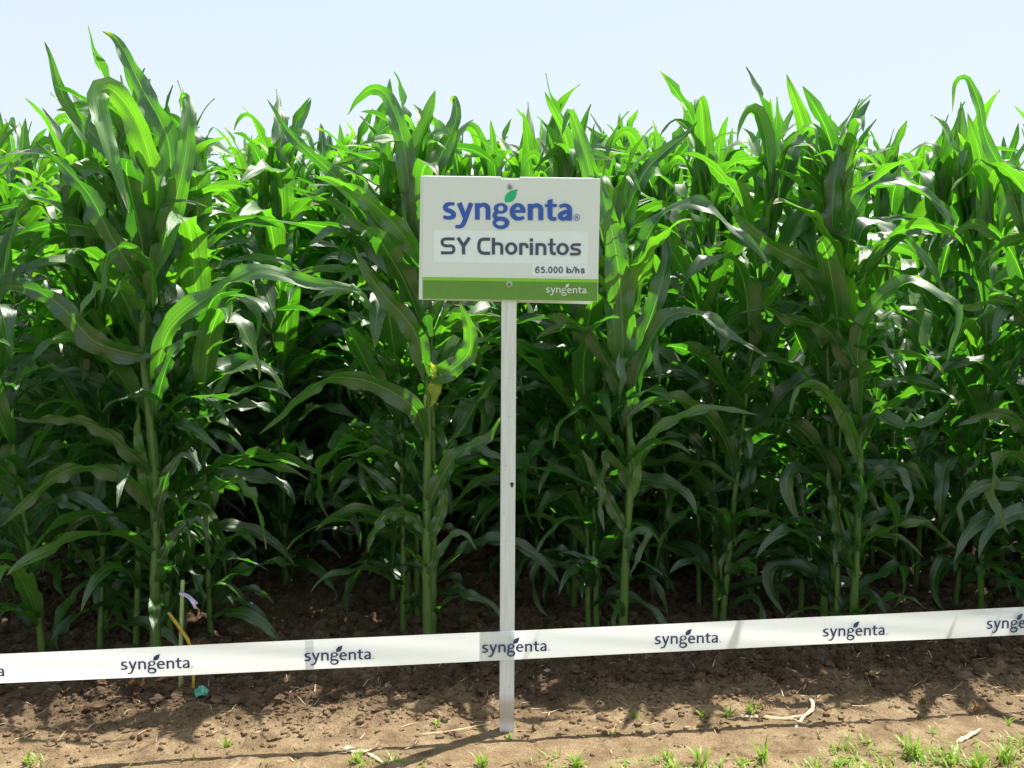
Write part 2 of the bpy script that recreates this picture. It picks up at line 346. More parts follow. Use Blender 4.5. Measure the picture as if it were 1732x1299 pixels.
def proto_data(seed, nseg, ncross, seg, H_=1.78):
    """list of (kind, verts, faces, uv, origin, z-rotation)"""
    r = np.random.RandomState(seed); lean = r.uniform(-.07, .07, 2)
    V, Fc, nodes = stalk_mesh(H_, .0145 * r.uniform(.85, 1.15), r, seg, lean)
    parts = [('stalk', np.array(V), Fc, None, (0, 0, 0), 0)]
    zs = [z for z in nodes if z > .09]; zs = zs[:14]; n = len(zs); base = r.uniform(0, 6.28)
    for i, z in enumerate(zs):
        t, L, Wd, a0, a1 = leaf_params(i, n, r)
        if i < 3 and r.rand() < .35: continue
        az = base + math.pi * (i % 2) + r.normal(0, .35)
        kink = (r.uniform(.35, .65), R(r.uniform(35, 80))) if r.rand() < .28 else None
        # the breeze carries tips towards +X
        d = math.sin(-az) * .55 * (t > .3) + r.normal(0, .25)
        P, S = leaf_path(L, a0, a1, r.uniform(1.0, 1.8) if t < .42 else r.uniform(2.0, 3.4), d, r.normal(0, 1.1 if t < .5 else .65), r, nseg, kink)
        v, f, uv = blade(P, S, Wd, r, ncross, wave=r.uniform(.12, .28) * (1 if t < .5 else .6), wavef=r.uniform(3, 6) * L / .8)
        q = .012 * (1 - .6 * z / H_); o = (lean[0] * (z / H_) ** 2 + q * math.cos(az), lean[1] * (z / H_) ** 2 + q * math.sin(az), z - .03)
        parts.append(('leaf', v, f, uv, o, az))
    for k in range(8):                                     # short ragged leaves and shoots low on the stalk
        z = r.uniform(.06, 1.55); az = r.uniform(0, 6.28); L = r.uniform(.24, .50 + .1 * z); Wd = r.uniform(.040, .075)
        P, S = leaf_path(L, R(r.uniform(15, 50)), R(r.uniform(70, 170)), 1.2, r.normal(0, .6), r.normal(0, 1.3), r, nseg)
        v, f, uv = blade(P, S, Wd, r, ncross, wave=r.uniform(.2, .35), wavef=3)
        parts.append(('leaf', v, f, uv, (0, 0, z), az))
    # the whorl: upright young leaves
    for k in range(4):
        az = base + k * 1.7 + r.normal(0, .4); L = r.uniform(.40, .58); Wd = r.uniform(.070, .112)
        P, S = leaf_path(L, R(r.uniform(2, 10)), R(r.uniform(8, 75) if k else 4), 2.2, 0, r.normal(0, .8), r, nseg, (r.uniform(.62, .85), R(r.uniform(80, 130))) if r.rand() < .65 else None)
        v, f, uv = blade(P, S, Wd, r, ncross, wave=.05, fold=.6)
        parts.append(('young', v, f, uv, (lean[0], lean[1], H_ - .10 + .03 * k), az))
    return parts
PROTOS = []
for sN in range(14):
    out = []
    r = np.random.RandomState(900 + sN)
    for kind, v, f, uv, o, az in proto_data(100 + sN, 24, 6, 9):
        me = mesh('stalk' if kind == 'stalk' else 'leaf', v, f if isinstance(f, list) else f.tolist(), True, uv)
        me.materials.append(M_STALK if kind == 'stalk' else (M_YOUNG if kind == 'young' or (o[2] > 1.0 and r.rand() < .45) else (M_YELLOW if o[2] < .3 and r.rand() < .015 else M_LEAF)))
        out.append((kind, me, o, az))
    PROTOS.append(out)
CORN_GROUP = 'corn plants standing in rows'
def plant_root(x, y, label, rz=0, sc=1.0, group=CORN_GROUP):
    e = empty('corn_plant', (x, y, gz(x, y)), rz); e.scale = (sc, sc, sc)
    e.rotation_euler = (random.gauss(0, .03), random.gauss(0, .03), rz)
    return tag(e, label, 'corn plant', group)
def add_low(e, n, zmin=.1, zmax=1.25):
    for _ in range(n):
        pr = PROTOS[random.randrange(len(PROTOS))]; k, me, o, az = random.choice([q for q in pr if q[0] == 'leaf' and q[2][2] < 1.1])
        mk('leaf', me, e, (0, 0, random.uniform(zmin, zmax)), (0, 0, random.uniform(0, 6.28))).scale = (random.uniform(.5, .85),) * 3
def plant(x, y, label, extra=0, proto=None, rz=None, sc=None, group=CORN_GROUP, keep=lambda k, z: True):
    pr = PROTOS[random.randrange(len(PROTOS)) if proto is None else proto % len(PROTOS)]
    e = plant_root(x, y, label, random.choice((0, math.pi)) + random.gauss(0, .5) if rz is None else rz, sc or random.uniform(.92, 1.08), group)
    for kind, me, o, az in pr:
        if not keep(kind, o[2]): continue
        c = mk('stalk' if kind == 'stalk' else 'leaf', me, e, o, (0, 0, az))
    add_low(e, extra)
    return e

# front plants: stalks where the photograph has them, their large leaves led along control points
def hero_leaf(root, stalk, pts, Y0, wpx, face=25, fold=.3, wave=.2, m=None, seed=0, nseg=44):
    """pts: (px, py, depth offset) in the photograph; placed as real points round the plant at depth Y0"""
    P = [at(px, py, Y0 + dy) for px, py, dy in pts]
    P = catmull([tuple(p) for p in P], nseg); Wd = .86 * wpx * Y0 / F
    T = norm(np.gradient(P, axis=0)); view = norm(P - np.array([0, 0, EYE]))
    S = norm(np.cross(T, view)); Nn = np.cross(S, T)
    fa = np.radians(np.interp(np.linspace(0, 1, nseg), np.linspace(0, 1, len(face)), face)) if isinstance(face, (list, tuple)) else np.full(nseg, R(face))
    S = S * np.cos(fa)[:, None] + Nn * np.sin(fa)[:, None]
    v, f, uv = blade(P, S, Wd, np.random.RandomState(seed), 6, wave=wave, fold=fold, wavef=4.2)
    v = v - np.array(root.location)
    me = mesh('leaf', v, f.tolist(), True, uv); me.materials.append(m or M_LEAF)
    return mk('leaf', me, root)
def hero_plant(spx, Y0, stalk_pts, label, heroes, rad=.019, proto=None, keep=None, rz=0, low=7):
    base = at(spx, stalk_pts[0][1], Y0); base.z = gz(base.x, Y0)
    e = empty('corn_plant', base); tag(e, label, 'corn plant', CORN_GROUP)
    P = np.array([tuple(at(px, py, Y0)) for px, py in stalk_pts]); P[0] = (base.x, base.y, base.z - .03)
    C = catmull(P, 60) - np.array(base); L = len(C); V = []; Fc = []; seg = 12
    nxt = 0.06; cum = 0
    for k in range(L):
        t = k / (L - 1); q = rad * (1 - .6 * t ** 1.3)
        cum += 0 if k == 0 else np.linalg.norm(C[k] - C[k - 1])
        if cum > nxt: q *= 1.15; nxt += .13 + .05 * t
        for j in range(seg): a = 2 * math.pi * j / seg; V.append((C[k][0] + q * math.cos(a), C[k][1] + q * math.sin(a), C[k][2]))
        if k:
            for j in range(seg): a, b = (k - 1) * seg + j, (k - 1) * seg + (j + 1) % seg; Fc.append((a, b, b + seg, a + seg))
    me = mesh('stalk', V, Fc); me.materials.append(M_STALK); mk('stalk', me, e)
    for i, h in enumerate(heroes):
        pts, wpx = h[0], h[1]; kw = dict(h[2]) if len(h) > 2 else {}
        hero_leaf(e, None, pts, Y0, wpx, seed=int(spx) + i * 7, **kw)
    if proto is not None:
        for kind, me, o, az in PROTOS[proto]:
            if kind == 'stalk' or not (keep or (lambda k, z: True))(kind, o[2]): continue
            zf = o[2]; k = int(np.argmin(abs(C[:, 2] - zf))); mk('leaf', me, e, (C[k][0], C[k][1], C[k][2]), (0, 0, az + rz))
    add_low(e, low)
    return e
Yb = dict(m=M_YOUNG)
hero_plant(264, 3.86, [(264, 1145), (262, 1000), (262, 850), (252, 700), (240, 580), (250, 470), (262, 380)],
  'tallest corn plant on the field edge, at the left beside the thin green cane', [
  ([(258, 420, 0), (285, 330, -.03), (283, 235, -.05), (240, 150, -.02), (200, 72, .04), (172, 52, .07)], 52, dict(face=20, fold=.25)),
  ([(250, 440, 0), (262, 330, -.08), (235, 215, -.15), (190, 152, -.2), (165, 165, -.24), (185, 245, -.27), (218, 360, -.3)], 50, dict(face=[60, 50, 15, 5, 10], m=M_YOUNG)),
  ([(256, 470, 0), (288, 370, -.05), (312, 270, -.08), (318, 185, -.06), (310, 162, 0), (305, 185, .05)], 44, dict(face=8, m=M_YOUNG, fold=.2)),
  ([(250, 500, 0), (225, 460, -.1), (190, 405, -.16), (150, 330, -.18), (100, 275, -.15), (60, 240, -.1)], 42, dict(face=[10, 35, 45], wave=.2)),
  ([(258, 520, 0), (255, 450, -.12), (225, 422, -.2), (200, 418, -.24), (180, 440, -.27), (171, 515, -.29)], 34, dict(face=[20, 50, 60, 20], wave=.18)),
  ([(246, 590, 0), (235, 600, -.05), (160, 578, -.14), (105, 520, -.18), (50, 488, -.18), (-10, 483, -.12)], 46, dict(face=[30, 15, 20])),
  ([(262, 640, 0), (285, 560, -.08), (345, 505, -.15), (410, 468, -.2), (450, 458, -.22), (520, 478, -.22), (600, 490, -.2), (630, 520, -.18)], 46, dict(face=[15, 30, 60, 20, 10], wave=.18, m=M_YOUNG)),
  ([(262, 700, 0), (272, 650, -.06), (290, 600, -.12), (318, 570, -.16), (350, 558, -.2)], 34, dict(face=[20, 45, 55])),
  ([(256, 800, 0), (225, 770, -.1), (170, 725, -.17), (110, 708, -.2), (60, 712, -.2), (20, 706, -.2)], 32, dict(face=[20, 45, 35])),
  ([(258, 860, 0), (215, 810, -.1), (150, 790, -.18), (95, 805, -.24), (45, 850, -.27), (0, 892, -.28)], 38, dict(face=[30, 50, 20])),
  ([(264, 900, 0), (270, 850, -.04), (285, 800, -.08), (310, 770, -.1), (340, 790, -.1)], 26, {}),
  ([(252, 850, 0), (240, 780, -.03), (232, 730, -.04), (236, 700, -.05)], 26, dict(face=5, m=M_YOUNG, fold=.5)),
  ([(264, 960, 0), (300, 900, -.06), (335, 880, -.08), (360, 920, -.1)], 22, {}),
  ([(250, 480, 0), (180, 400, .05), (100, 380, .1), (30, 400, .12), (-30, 440, .1)], 42, dict(face=40)),
  ([(258, 400, 0), (230, 300, .04), (160, 230, .05), (110, 170, .03), (85, 95, 0), (75, 70, 0)], 36, dict(face=10, m=M_YOUNG)),
 ], rad=.021, proto=2, keep=lambda k, z: z < .5 or (k != 'young' and z > 1.3 and z < 1.5))
hero_plant(724, 3.97, [(724, 1135), (722, 1000), (722, 850), (724, 700), (722, 600), (715, 480), (700, 380)],
  'corn plant with a thick bare lower stalk, left of the sign post', [
  ([(706, 420, 0), (692, 310, -.03), (680, 230, -.05), (655, 165, -.03), (630, 150, 0), (605, 170, .03), (588, 195, .05)], 42, dict(face=[10, 5, 10, 40], m=M_YOUNG)),
  ([(704, 430, 0), (712, 340, .03), (740, 275, .06), (770, 205, .08), (768, 165, .1), (760, 175, .14)], 44, dict(face=15, fold=.25)),
  ([(715, 480, 0), (690, 410, -.06), (630, 345, -.12), (565, 306, -.15), (530, 300, -.15)], 42, dict(face=[5, 15, 40], m=M_YOUNG)),
  ([(716, 520, 0), (690, 440, -.08), (620, 385, -.14), (555, 340, -.16), (480, 312, -.18)], 36, dict(face=[30, 45, 50])),
  ([(708, 430, 0), (660, 400, -.04), (610, 340, -.08), (548, 280, -.1), (492, 228, -.1), (452, 168, -.06)], 32, dict(face=[10, 20, 30])),
  ([(722, 640, 0), (700, 560, -.08), (650, 500, -.12), (620, 460, -.14), (600, 420, -.14)], 42, dict(face=15)),
  ([(724, 640, 0), (752, 632, -.04), (790, 600, -.08), (795, 560, -.12), (778, 512, -.16)], 42, dict(face=12, m=M_YOUNG, wave=.2)),
  ([(722, 690, 0), (740, 640, -.02), (728, 618, -.03), (722, 608, -.03)], 30, dict(face=5, m=M_YELLOW, fold=.5)),
  ([(722, 740, 0), (700, 690, -.1), (640, 652, -.16), (590, 640, -.2), (545, 645, -.24), (490, 690, -.28), (438, 735, -.3)], 42, dict(face=[20, 10, 40, 60, 30], wave=.15)),
  ([(722, 860, 0), (745, 810, -.06), (775, 765, -.12), (820, 745, -.16), (852, 700, -.2)], 36, dict(face=[20, 40, 30])),
  ([(720, 900, 0), (690, 870, -.04), (655, 872, -.08), (630, 905, -.12), (622, 935, -.12)], 27, dict(face=[10, 50, 30])),
  ([(722, 920, 0), (745, 870, -.03), (750, 830, -.05), (742, 800, -.06)], 26, dict(face=5, m=M_YOUNG, fold=.5)),
  ([(720, 1000, 0), (745, 930, -.05), (780, 900, -.08), (806, 930, -.1)], 20, {}),
  ([(722, 560, 0), (680, 470, .06), (600, 400, .12), (520, 380, .16), (440, 372, .18), (380, 380, .2), (330, 430, .2)], 38, dict(face=[10, 50, 60, 20])),
 ], rad=.0200, proto=5, keep=lambda k, z: k == 'young' or z < .2 or z > 1.2, low=3)
hero_plant(1052, 4.06, [(1052, 1125), (1058, 950), (1066, 800), (1060, 650), (1050, 540), (1040, 450)],
  'corn plant with a broad bright leaf just right of the white sign board', [
  ([(1054, 650, 0), (1052, 540, -.06), (1042, 430, -.1), (1020, 330, -.1), (1005, 290, -.06)], 58, dict(face=8, m=M_YOUNG, fold=.25)),
  ([(1058, 660, 0), (1085, 580, -.05), (1112, 500, -.08), (1128, 430, -.06), (1120, 385, 0)], 44, dict(face=15)),
  ([(1056, 560, 0), (1080, 440, -.05), (1110, 375, -.1), (1150, 346, -.14), (1190, 348, -.18), (1230, 380, -.2), (1275, 415, -.22), (1310, 460, -.22)], 38, dict(face=[20, 30, 60, 50, 20])),
  ([(1062, 720, 0), (1085, 610, -.08), (1130, 535, -.16), (1185, 532, -.2), (1235, 565, -.22), (1300, 605, -.22)], 40, dict(face=[20, 30, 50, 30])),
  ([(1066, 800, 0), (1100, 740, -.08), (1150, 705, -.14), (1210, 690, -.18), (1282, 702, -.2)], 24, dict(face=[20, 35, 30], m=M_YOUNG)),
  ([(1060, 690, 0), (1030, 620, -.08), (985, 555, -.14), (930, 535, -.18), (872, 548, -.2)], 30, dict(face=[20, 40, 60])),
  ([(1050, 520, 0), (1050, 400, .04), (1085, 300, .06), (1120, 260, .06), (1165, 222, .05), (1180, 205, .05)], 42, dict(face=20)),
  ([(1048, 500, 0), (1018, 400, .04), (1000, 300, .06), (975, 215, .05), (962, 190, .03), (950, 230, 0)], 44, dict(face=8, m=M_YOUNG)),
  ([(1066, 830, 0), (1050, 790, -.04), (1025, 770, -.06), (1015, 850, -.07), (1022, 900, -.08)], 26, dict(face=[20, 60, 10])),
  ([(1066, 850, 0), (1078, 800, -.02), (1070, 755, -.03), (1062, 720, -.03)], 20, dict(face=2, m=M_YOUNG, fold=.5)),
  ([(1058, 960, 0), (1070, 905, -.04), (1095, 900, -.06), (1080, 940, -.08), (1065, 975, -.08)], 20, {}),
  ([(1060, 900, 0), (1020, 830, -.05), (1000, 790, -.08), (985, 760, -.1)], 26, dict(face=10)),
 ], rad=.0190, proto=7, keep=lambda k, z: k == 'young' or z < .25 or z > 1.25)
hero_plant(1440, 4.14, [(1440, 1105), (1450, 900), (1455, 750), (1450, 620), (1430, 480), (1415, 380)],
  'corn plant with a large drooping glossy leaf, right of centre on the field edge', [
  ([(1452, 700, 0), (1452, 580, -.06), (1480, 510, -.12), (1530, 478, -.18), (1575, 485, -.22), (1620, 530, -.25), (1600, 620, -.27)], 36, dict(face=[10, 15, 40, 60, 20], m=M_YOUNG)),
  ([(1425, 460, 0), (1408, 380, -.04), (1412, 300, -.05), (1430, 232, -.04), (1432, 215, 0)], 40, dict(face=20, fold=.25)),
  ([(1430, 480, 0), (1440, 380, -.08), (1470, 320, -.14), (1516, 305, -.18), (1570, 328, -.22), (1620, 378, -.25)], 30, dict(face=[20, 40, 60, 40])),
  ([(1455, 780, 0), (1425, 700, -.08), (1385, 655, -.13), (1350, 655, -.17), (1335, 700, -.2)], 30, dict(face=[10, 20, 50], m=M_YOUNG)),
  ([(1420, 420, 0), (1400, 330, .04), (1330, 270, .06), (1270, 290, .06), (1225, 350, .05)], 34, dict(face=50)),
  ([(1432, 480, 0), (1350, 440, -.05), (1280, 400, -.1), (1230, 345, -.12)], 38, dict(face=15)),
  ([(1452, 640, 0), (1400, 560, -.1), (1340, 540, -.14), (1290, 520, -.18), (1250, 530, -.2)], 34, dict(face=[10, 45, 55])),
  ([(1454, 760, 0), (1480, 700, -.05), (1530, 720, -.1), (1590, 700, -.14), (1620, 650, -.16)], 28, dict(face=[10, 50, 30])),
  ([(1450, 880, 0), (1470, 820, -.05), (1510, 790, -.1), (1540, 830, -.12), (1530, 880, -.14)], 26, dict(face=40)),
  ([(1446, 980, 0), (1420, 900, -.05), (1405, 830, -.06), (1400, 790, -.06)], 26, dict(face=30)),
 ], rad=.0175, proto=9, keep=lambda k, z: k == 'young' or z < .3 or z > 1.2)
hero_plant(1410, 4.22, [(1406, 1090), (1408, 900), (1402, 700), (1400, 560), (1405, 430)],
  'slender corn plant just behind the plant with the drooping glossy leaf', [
  ([(1402, 600, 0), (1380, 500, -.04), (1330, 440, -.08), (1290, 420, -.1)], 36, dict(face=20)),
  ([(1405, 500, 0), (1440, 420, .03), (1500, 400, .05), (1560, 430, .05), (1600, 500, .05)], 34, dict(face=[20, 50, 20]))],
  rad=.014, proto=3, keep=lambda k, z: z > .8)
hero_plant(1790, 4.22, [(1790, 1085), (1785, 900), (1775, 700), (1760, 550), (1750, 450)],
  'corn plant cut off by the right edge of the photo', [
  ([(1770, 620, 0), (1735, 540, -.1), (1690, 508, -.16), (1640, 520, -.2), (1600, 510, -.22)], 34, dict(face=[20, 45, 50])),
  ([(1752, 440, 0), (1730, 380, -.02), (1700, 300, -.02), (1668, 235, .0), (1655, 175, .02), (1636, 132, .04), (1616, 140, .08), (1611, 190, .1)], 25, dict(face=20)),
  ([(1780, 780, 0), (1730, 720, -.1), (1680, 700, -.14), (1620, 720, -.18)], 36, dict(face=30)),
  ([(1780, 850, 0), (1730, 820, -.06), (1670, 820, -.1), (1625, 850, -.14), (1630, 900, -.16)], 30, dict(face=[30, 20, 40])),
  ([(1770, 600, 0), (1730, 470, .03), (1690, 400, .03), (1640, 380, .03), (1590, 420, .03)], 40, dict(face=[10, 40, 20]))],
  rad=.017, proto=11, keep=lambda k, z: True)

# the rows behind
ROWDIR = Vector((-.30, .954, 0)).normalized(); STEP = .172
heads = [(-2.35, 3.78, 'row at the far left edge'), (-1.66, 4.02, 'row just left of the tallest plant'), (-1.37, 3.86, 'row that begins at the tallest plant'), (-.34, 3.97, 'row that begins left of the sign post'),
         (.44, 4.06, 'row that begins right of the sign board'), (.95, 4.24, 'short row right of the sign board'), (-1.08, 4.70, 'back row in the gap left of the sign'), (-.66, 5.7, 'farther back row left of the sign'), (1.39, 4.14, 'row that begins at the glossy-leaved plant'),
         (2.20, 4.22, 'row that begins at the right edge'), (2.95, 4.30, 'row beyond the right edge'), (3.7, 4.38, 'second row beyond the right edge'), (4.45, 4.46, 'third row beyond the right edge'), (5.2, 4.54, 'fourth row beyond the right edge'), (6.0, 4.62, 'fifth row beyond the right edge')]
cand = []
for hi, (hx, hy, nm) in enumerate(heads):
    for k in range(1 if hi in (2, 3, 4, 6, 7) else 0, 60):
        x = hx + ROWDIR.x * STEP * k + random.gauss(0, .025); y = hy + ROWDIR.y * STEP * k + random.gauss(0, .03)
        cand.append((x, y, nm, k))
cand += [(-1.55, 4.02, 'bunch at the foot of the tallest plant', 0), (-1.27, 4.12, 'bunch at the foot of the tallest plant', 0), (.33, 4.24, 'row that begins right of the sign board', 0), (-.47, 4.22, 'row that begins left of the sign post', 0), (-1.85, 3.85, 'bunch at the foot of the tallest plant', 0)]
near = []; rest = []
for x, y, nm, k in cand:
    inframe = abs(x) < .53 * y + .45
    if inframe and y < 7.8: near.append((y, x, nm, k))
    elif y < 13 and x > -7: rest.append((x, y))
near.sort(); print('near plants', len(near), 'rest', len(rest))
for x, y in [(n_[1], n_[0]) for n_ in near[292:]]: rest.append((x, y))
near = near[:292]
cnt = {}
for i, (y, x, nm, k) in enumerate(near):
    depth = y - edge_y(x)
    if depth < 1.1:
        cnt[nm] = cnt.get(nm, 1 if 'begins' in nm else 0) + 1
        lab = ('first', 'second', 'third', 'fourth', 'fifth', 'sixth', 'seventh', 'eighth', 'ninth', 'tenth')[min(9, cnt[nm] - 1)] + ' corn plant in the ' + nm
    elif depth < 2.2: lab = 'corn plant part way back in the ' + nm
    else: lab = 'corn plant deep inside the ' + nm
    sc = random.uniform(.94, 1.04)
    if depth > 1.2: sc *= 1.0 + .035 * min(3, depth)
    pi_ = (i * 5 + random.randrange(3)) % len(PROTOS)
    az0 = next(a for k_, m_, o_, a in PROTOS[pi_] if k_ == 'leaf')                    # outermost plants spread their blades along the edge
    plant(x, y, lab, 9 if depth < .35 else (6 if depth < .9 else (3 if depth < 2 else 0)), pi_, (-az0 + random.gauss(0, .35)) if depth < .55 else None, sc, 'corn plants of the ' + nm)

# everything farther back or outside the frame: one mass of corn
def join(parts):
    V = []; Fl = []; UV = []; Mi = []; o = 0
    for v, f, uv, mi in parts:
        V.append(v); Fl.append(f + o); UV.append(uv); Mi.append(np.full(len(f), mi)); o += len(v)
    return np.vstack(V), np.vstack(Fl), np.vstack(UV), np.concatenate(Mi)
low = []
for sN in range(8):
    ps = []
    for kind, v, f, uv, o, az in proto_data(300 + sN, 10, 2, 5):
        if kind == 'stalk': f = np.array([q for q in f if len(q) == 4]); uv = np.zeros((len(v), 2)); mi = 1
        else: mi = 0 if kind == 'leaf' else 2
        ps.append((rotz(v, az) + np.array(o), f, uv, mi))
    low.append(join(ps))
allp = []
for x, y in rest:
    v, f, uv, mi = low[random.randrange(8)]
    allp.append((rotz(v, random.uniform(0, 6.28)) * random.uniform(.92, 1.08) * 1.07 + np.array([x, y, 0]), f, uv, mi))
V = []; Fl = []; UV = []; Mi = []; o = 0
for v, f, uv, mi in allp: V.append(v); Fl.append(f + o); UV.append(uv); Mi.append(mi); o += len(v)
me = mesh('corn_field', np.vstack(V), np.vstack(Fl), True, np.vstack(UV))
for m_ in (M_LEAF, M_STALK, M_YOUNG): me.materials.append(m_)
me.polygons.foreach_set('material_index', np.concatenate(Mi).astype(np.int32))
tag(mk('corn_field', me), 'dense mass of green corn farther back in the field', 'corn field', kind='stuff')

# ---------------------------------------------------------------- sign
POST_Y = ground_at(857, 1240).y + .01
SEGS = 14
def boxmesh(name, x0, x1, y0, y1, z0, z1, bev=.0015):
    import bmesh
    bm = bmesh.new(); bmesh.ops.create_cube(bm, size=1)
    bmesh.ops.scale(bm, vec=(x1 - x0, y1 - y0, z1 - z0), verts=bm.verts); bmesh.ops.translate(bm, vec=((x0 + x1) / 2, (y0 + y1) / 2, (z0 + z1) / 2), verts=bm.verts)
    if bev: bmesh.ops.bevel(bm, geom=bm.edges[:], offset=bev, segments=2, affect='EDGES')
    me = bpy.data.meshes.new(name); bm.to_mesh(me); bm.free(); return me
sign = empty('field_sign', (at(857, 1240, POST_Y).x, POST_Y, 0))
tag(sign, 'white field sign with blue lettering and a green bottom band on a white wooden post', 'sign')
PW = 25.5 * POST_Y / F
top = at(862, 301, POST_Y); lean = (top.x - sign.location.x) / top.z
pm = boxmesh('post', -PW / 2, PW / 2, 0, .032, -.12, top.z, .002)
po = mk('post', pm, sign, (0, 0, 0), (0, math.atan(lean), 0), mat=M_POST)
# board frame
BY = POST_Y - .006
c0 = at(864, 404.5, BY); K = BY / F / math.cos(PITCH) * 1.0   # metres per photo pixel at the board
K = (at(1013, 404, BY).x - at(715, 404, BY).x) / 298
TILT = .0135
board = Matrix.Translation(c0 - sign.location) @ Matrix.Rotation(TILT, 4, 'Y')
def loc(px, py):
    dx, dy = (px - 864) , (py - 404.5); c, s = math.cos(TILT), math.sin(TILT)
    return ((dx * c + dy * s) * K, (-dx * s + dy * c) * -K)
def on_board(name, me, m, parent=None, d=0.0):
    o = mk(name, me, parent or sign, mat=m); o.matrix_local = board if parent is None else Matrix.Identity(4); return o
import bmesh
def prism(name, poly, y0, y1, bev=.0008):
    bm = bmesh.new(); vs_ = [bm.verts.new((x, y1, z)) for x, z in poly]; f = bm.faces.new(vs_)
    r_ = bmesh.ops.extrude_face_region(bm, geom=[f]); bmesh.ops.translate(bm, vec=(0, y0 - y1, 0), verts=[v for v in r_['geom'] if isinstance(v, bmesh.types.BMVert)])
    bmesh.ops.recalc_face_normals(bm, faces=bm.faces)
    if bev: bmesh.ops.bevel(bm, geom=bm.edges[:], offset=bev, segments=1, affect='EDGES')
    me = bpy.data.meshes.new(name); bm.to_mesh(me); bm.free(); return me
hw = 149 * K; hh = 103 * K
nl, nr = loc(848, 300)[0], loc(879, 300)[0]; nd = .006
front = prism('front_panel', [(-hw, -hh), (hw, -hh), (hw, hh), (nr, hh), (nr - .003, hh - nd), (nl + .003, hh - nd), (nl, hh), (-hw, hh)], -.005, 0)
fp = on_board('front_panel', front, M_BOARD)
back = prism('back_panel', [(-hw - .013, -hh - .003), (hw - .020, -hh - .010), (hw - .020, hh + .002), (-hw - .008, hh + .002)], .0385, .0435)
on_board('back_panel', back, M_BOARD)
# folded left and top edges tie the two panels together
on_board('side_fold', prism('side_fold', [(-hw - .012, -hh - .002), (-hw + .001, -hh - .001), (-hw + .001, hh), (-hw - .008, hh + .001)], .0005, .038, .0006), M_BOARD)
on_board('top_fold', prism('top_fold', [(-hw + .002, hh - .005), (nl, hh - .005), (nl, hh + .002), (-hw + .002, hh + .002)], .0005, .038, .0006), M_BOARD)
on_board('top_fold', prism('top_fold', [(nr, hh - .005), (hw - .022, hh - .005), (hw - .022, hh + .002), (nr, hh + .002)], .0005, .038, .0006), M_BOARD)

def rect(px0, py0, px1, py1):
    a, b = loc((px0), (py0)), loc(px1, py1); return [(a[0], b[1]), (b[0], b[1]), (b[0], a[1]), (a[0], a[1])]
def flat(name, polys, m, y, parent=None, w_off=0.0):
    """polys: list of outlines (with optional holes) in board metres -> one flat printed mesh just in front of the board"""
    V = []; Fc = []
    for k, loops in enumerate(polys):
        if not isinstance(loops[0][0], (tuple, list)): loops = [loops]
        yy = y - k * .00001; pts = [[Vector((x, z, 0)) for x, z in lp] for lp in loops]
        tr = tessellate_polygon(pts); o = len(V); fl = [p for lp in pts for p in lp]
        V += [(p.x, yy, p.y) for p in fl]
        for a, b, c in tr:
            A, B, C_ = fl[a], fl[b], fl[c]
            cr = (B.x - A.x) * (C_.y - A.y) - (B.y - A.y) * (C_.x - A.x)
            Fc.append((o + a, o + b, o + c) if cr > 0 else (o + c, o + b, o + a))
    me = mesh(name, V, Fc, False); return me
xL, xR = -hw + .0012, hw - .0012
lim0, lim1 = loc(864, 470)[1], loc(864, 475.5)[1]
on_board('green_band', flat('green_band', [[(xL, -hh + .0012), (xR, -hh + .0012), (xR, lim1), (xL, lim1)]], M_GREEN, -.0053), M_GREEN)
on_board('lime_stripe', flat('lime_stripe', [[(xL, lim1), (xR, lim1), (xR, lim0), (xL, lim0)]], M_LIME, -.0056), M_LIME)
on_board('name_sticker', flat('name_sticker', [[loc(734, 443.5), loc(994.5, 447), loc(994.5, 392), (loc(734, 389.5))]], M_STICKER, -.0054), M_STICKER)
on_board('rate_sticker', flat('rate_sticker', [[loc(900, 466), loc(995, 467), loc(995, 447.3), loc(900, 446)]], M_STICKER, -.0057), M_STICKER)

# ---- lettering: strokes and outlines
def stroke(pts, closed=False, sub=5):
    """pts (x, y, half-width); smooth centre line -> outline polygon"""
    P = np.array([(p[0], p[1], p[2]) for p in pts], float)
    C = catmull(P, max(2, (len(P) - 1) * sub + 1)) if len(P) > 2 else P
    T = np.gradient(C[:, :2], axis=0); T /= np.linalg.norm(T, axis=1, keepdims=True) + 1e-9; Nn = np.stack([-T[:, 1], T[:, 0]], 1)
    a = C[:, :2] + Nn * C[:, 2:3]; b = C[:, :2] - Nn * C[:, 2:3]
    out = []
    for k in range(len(C) - 1): out.append([[tuple(a[k]), tuple(a[k + 1]), tuple(b[k + 1]), tuple(b[k])]])
    return [o[0] for o in out]
def box(x0, y0, x1, y1): return [[(x0, y0), (x1, y0), (x1, y1), (x0, y1)]]
def ell(cx, cy, rx, ry, n=28): return [(cx + rx * math.cos(2 * math.pi * k / n), cy + ry * math.sin(2 * math.pi * k / n)) for k in range(n)]
def ring(cx, cy, rx, ry, ix, iy, icx=None, icy=None):
    a = ell(cx, cy, rx, ry); b = ell(icx or cx, icy or cy, ix, iy); n = len(a)
    return [[a[k], a[(k + 1) % n], b[(k + 1) % n], b[k]] for k in range(n)]
def hwst(pts, h): return stroke([(x, y, h) for x, y in pts])
O2 = 1599
def sh(pts, d=O2): return [(p[0] + d,) + tuple(p[1:]) for p in pts]
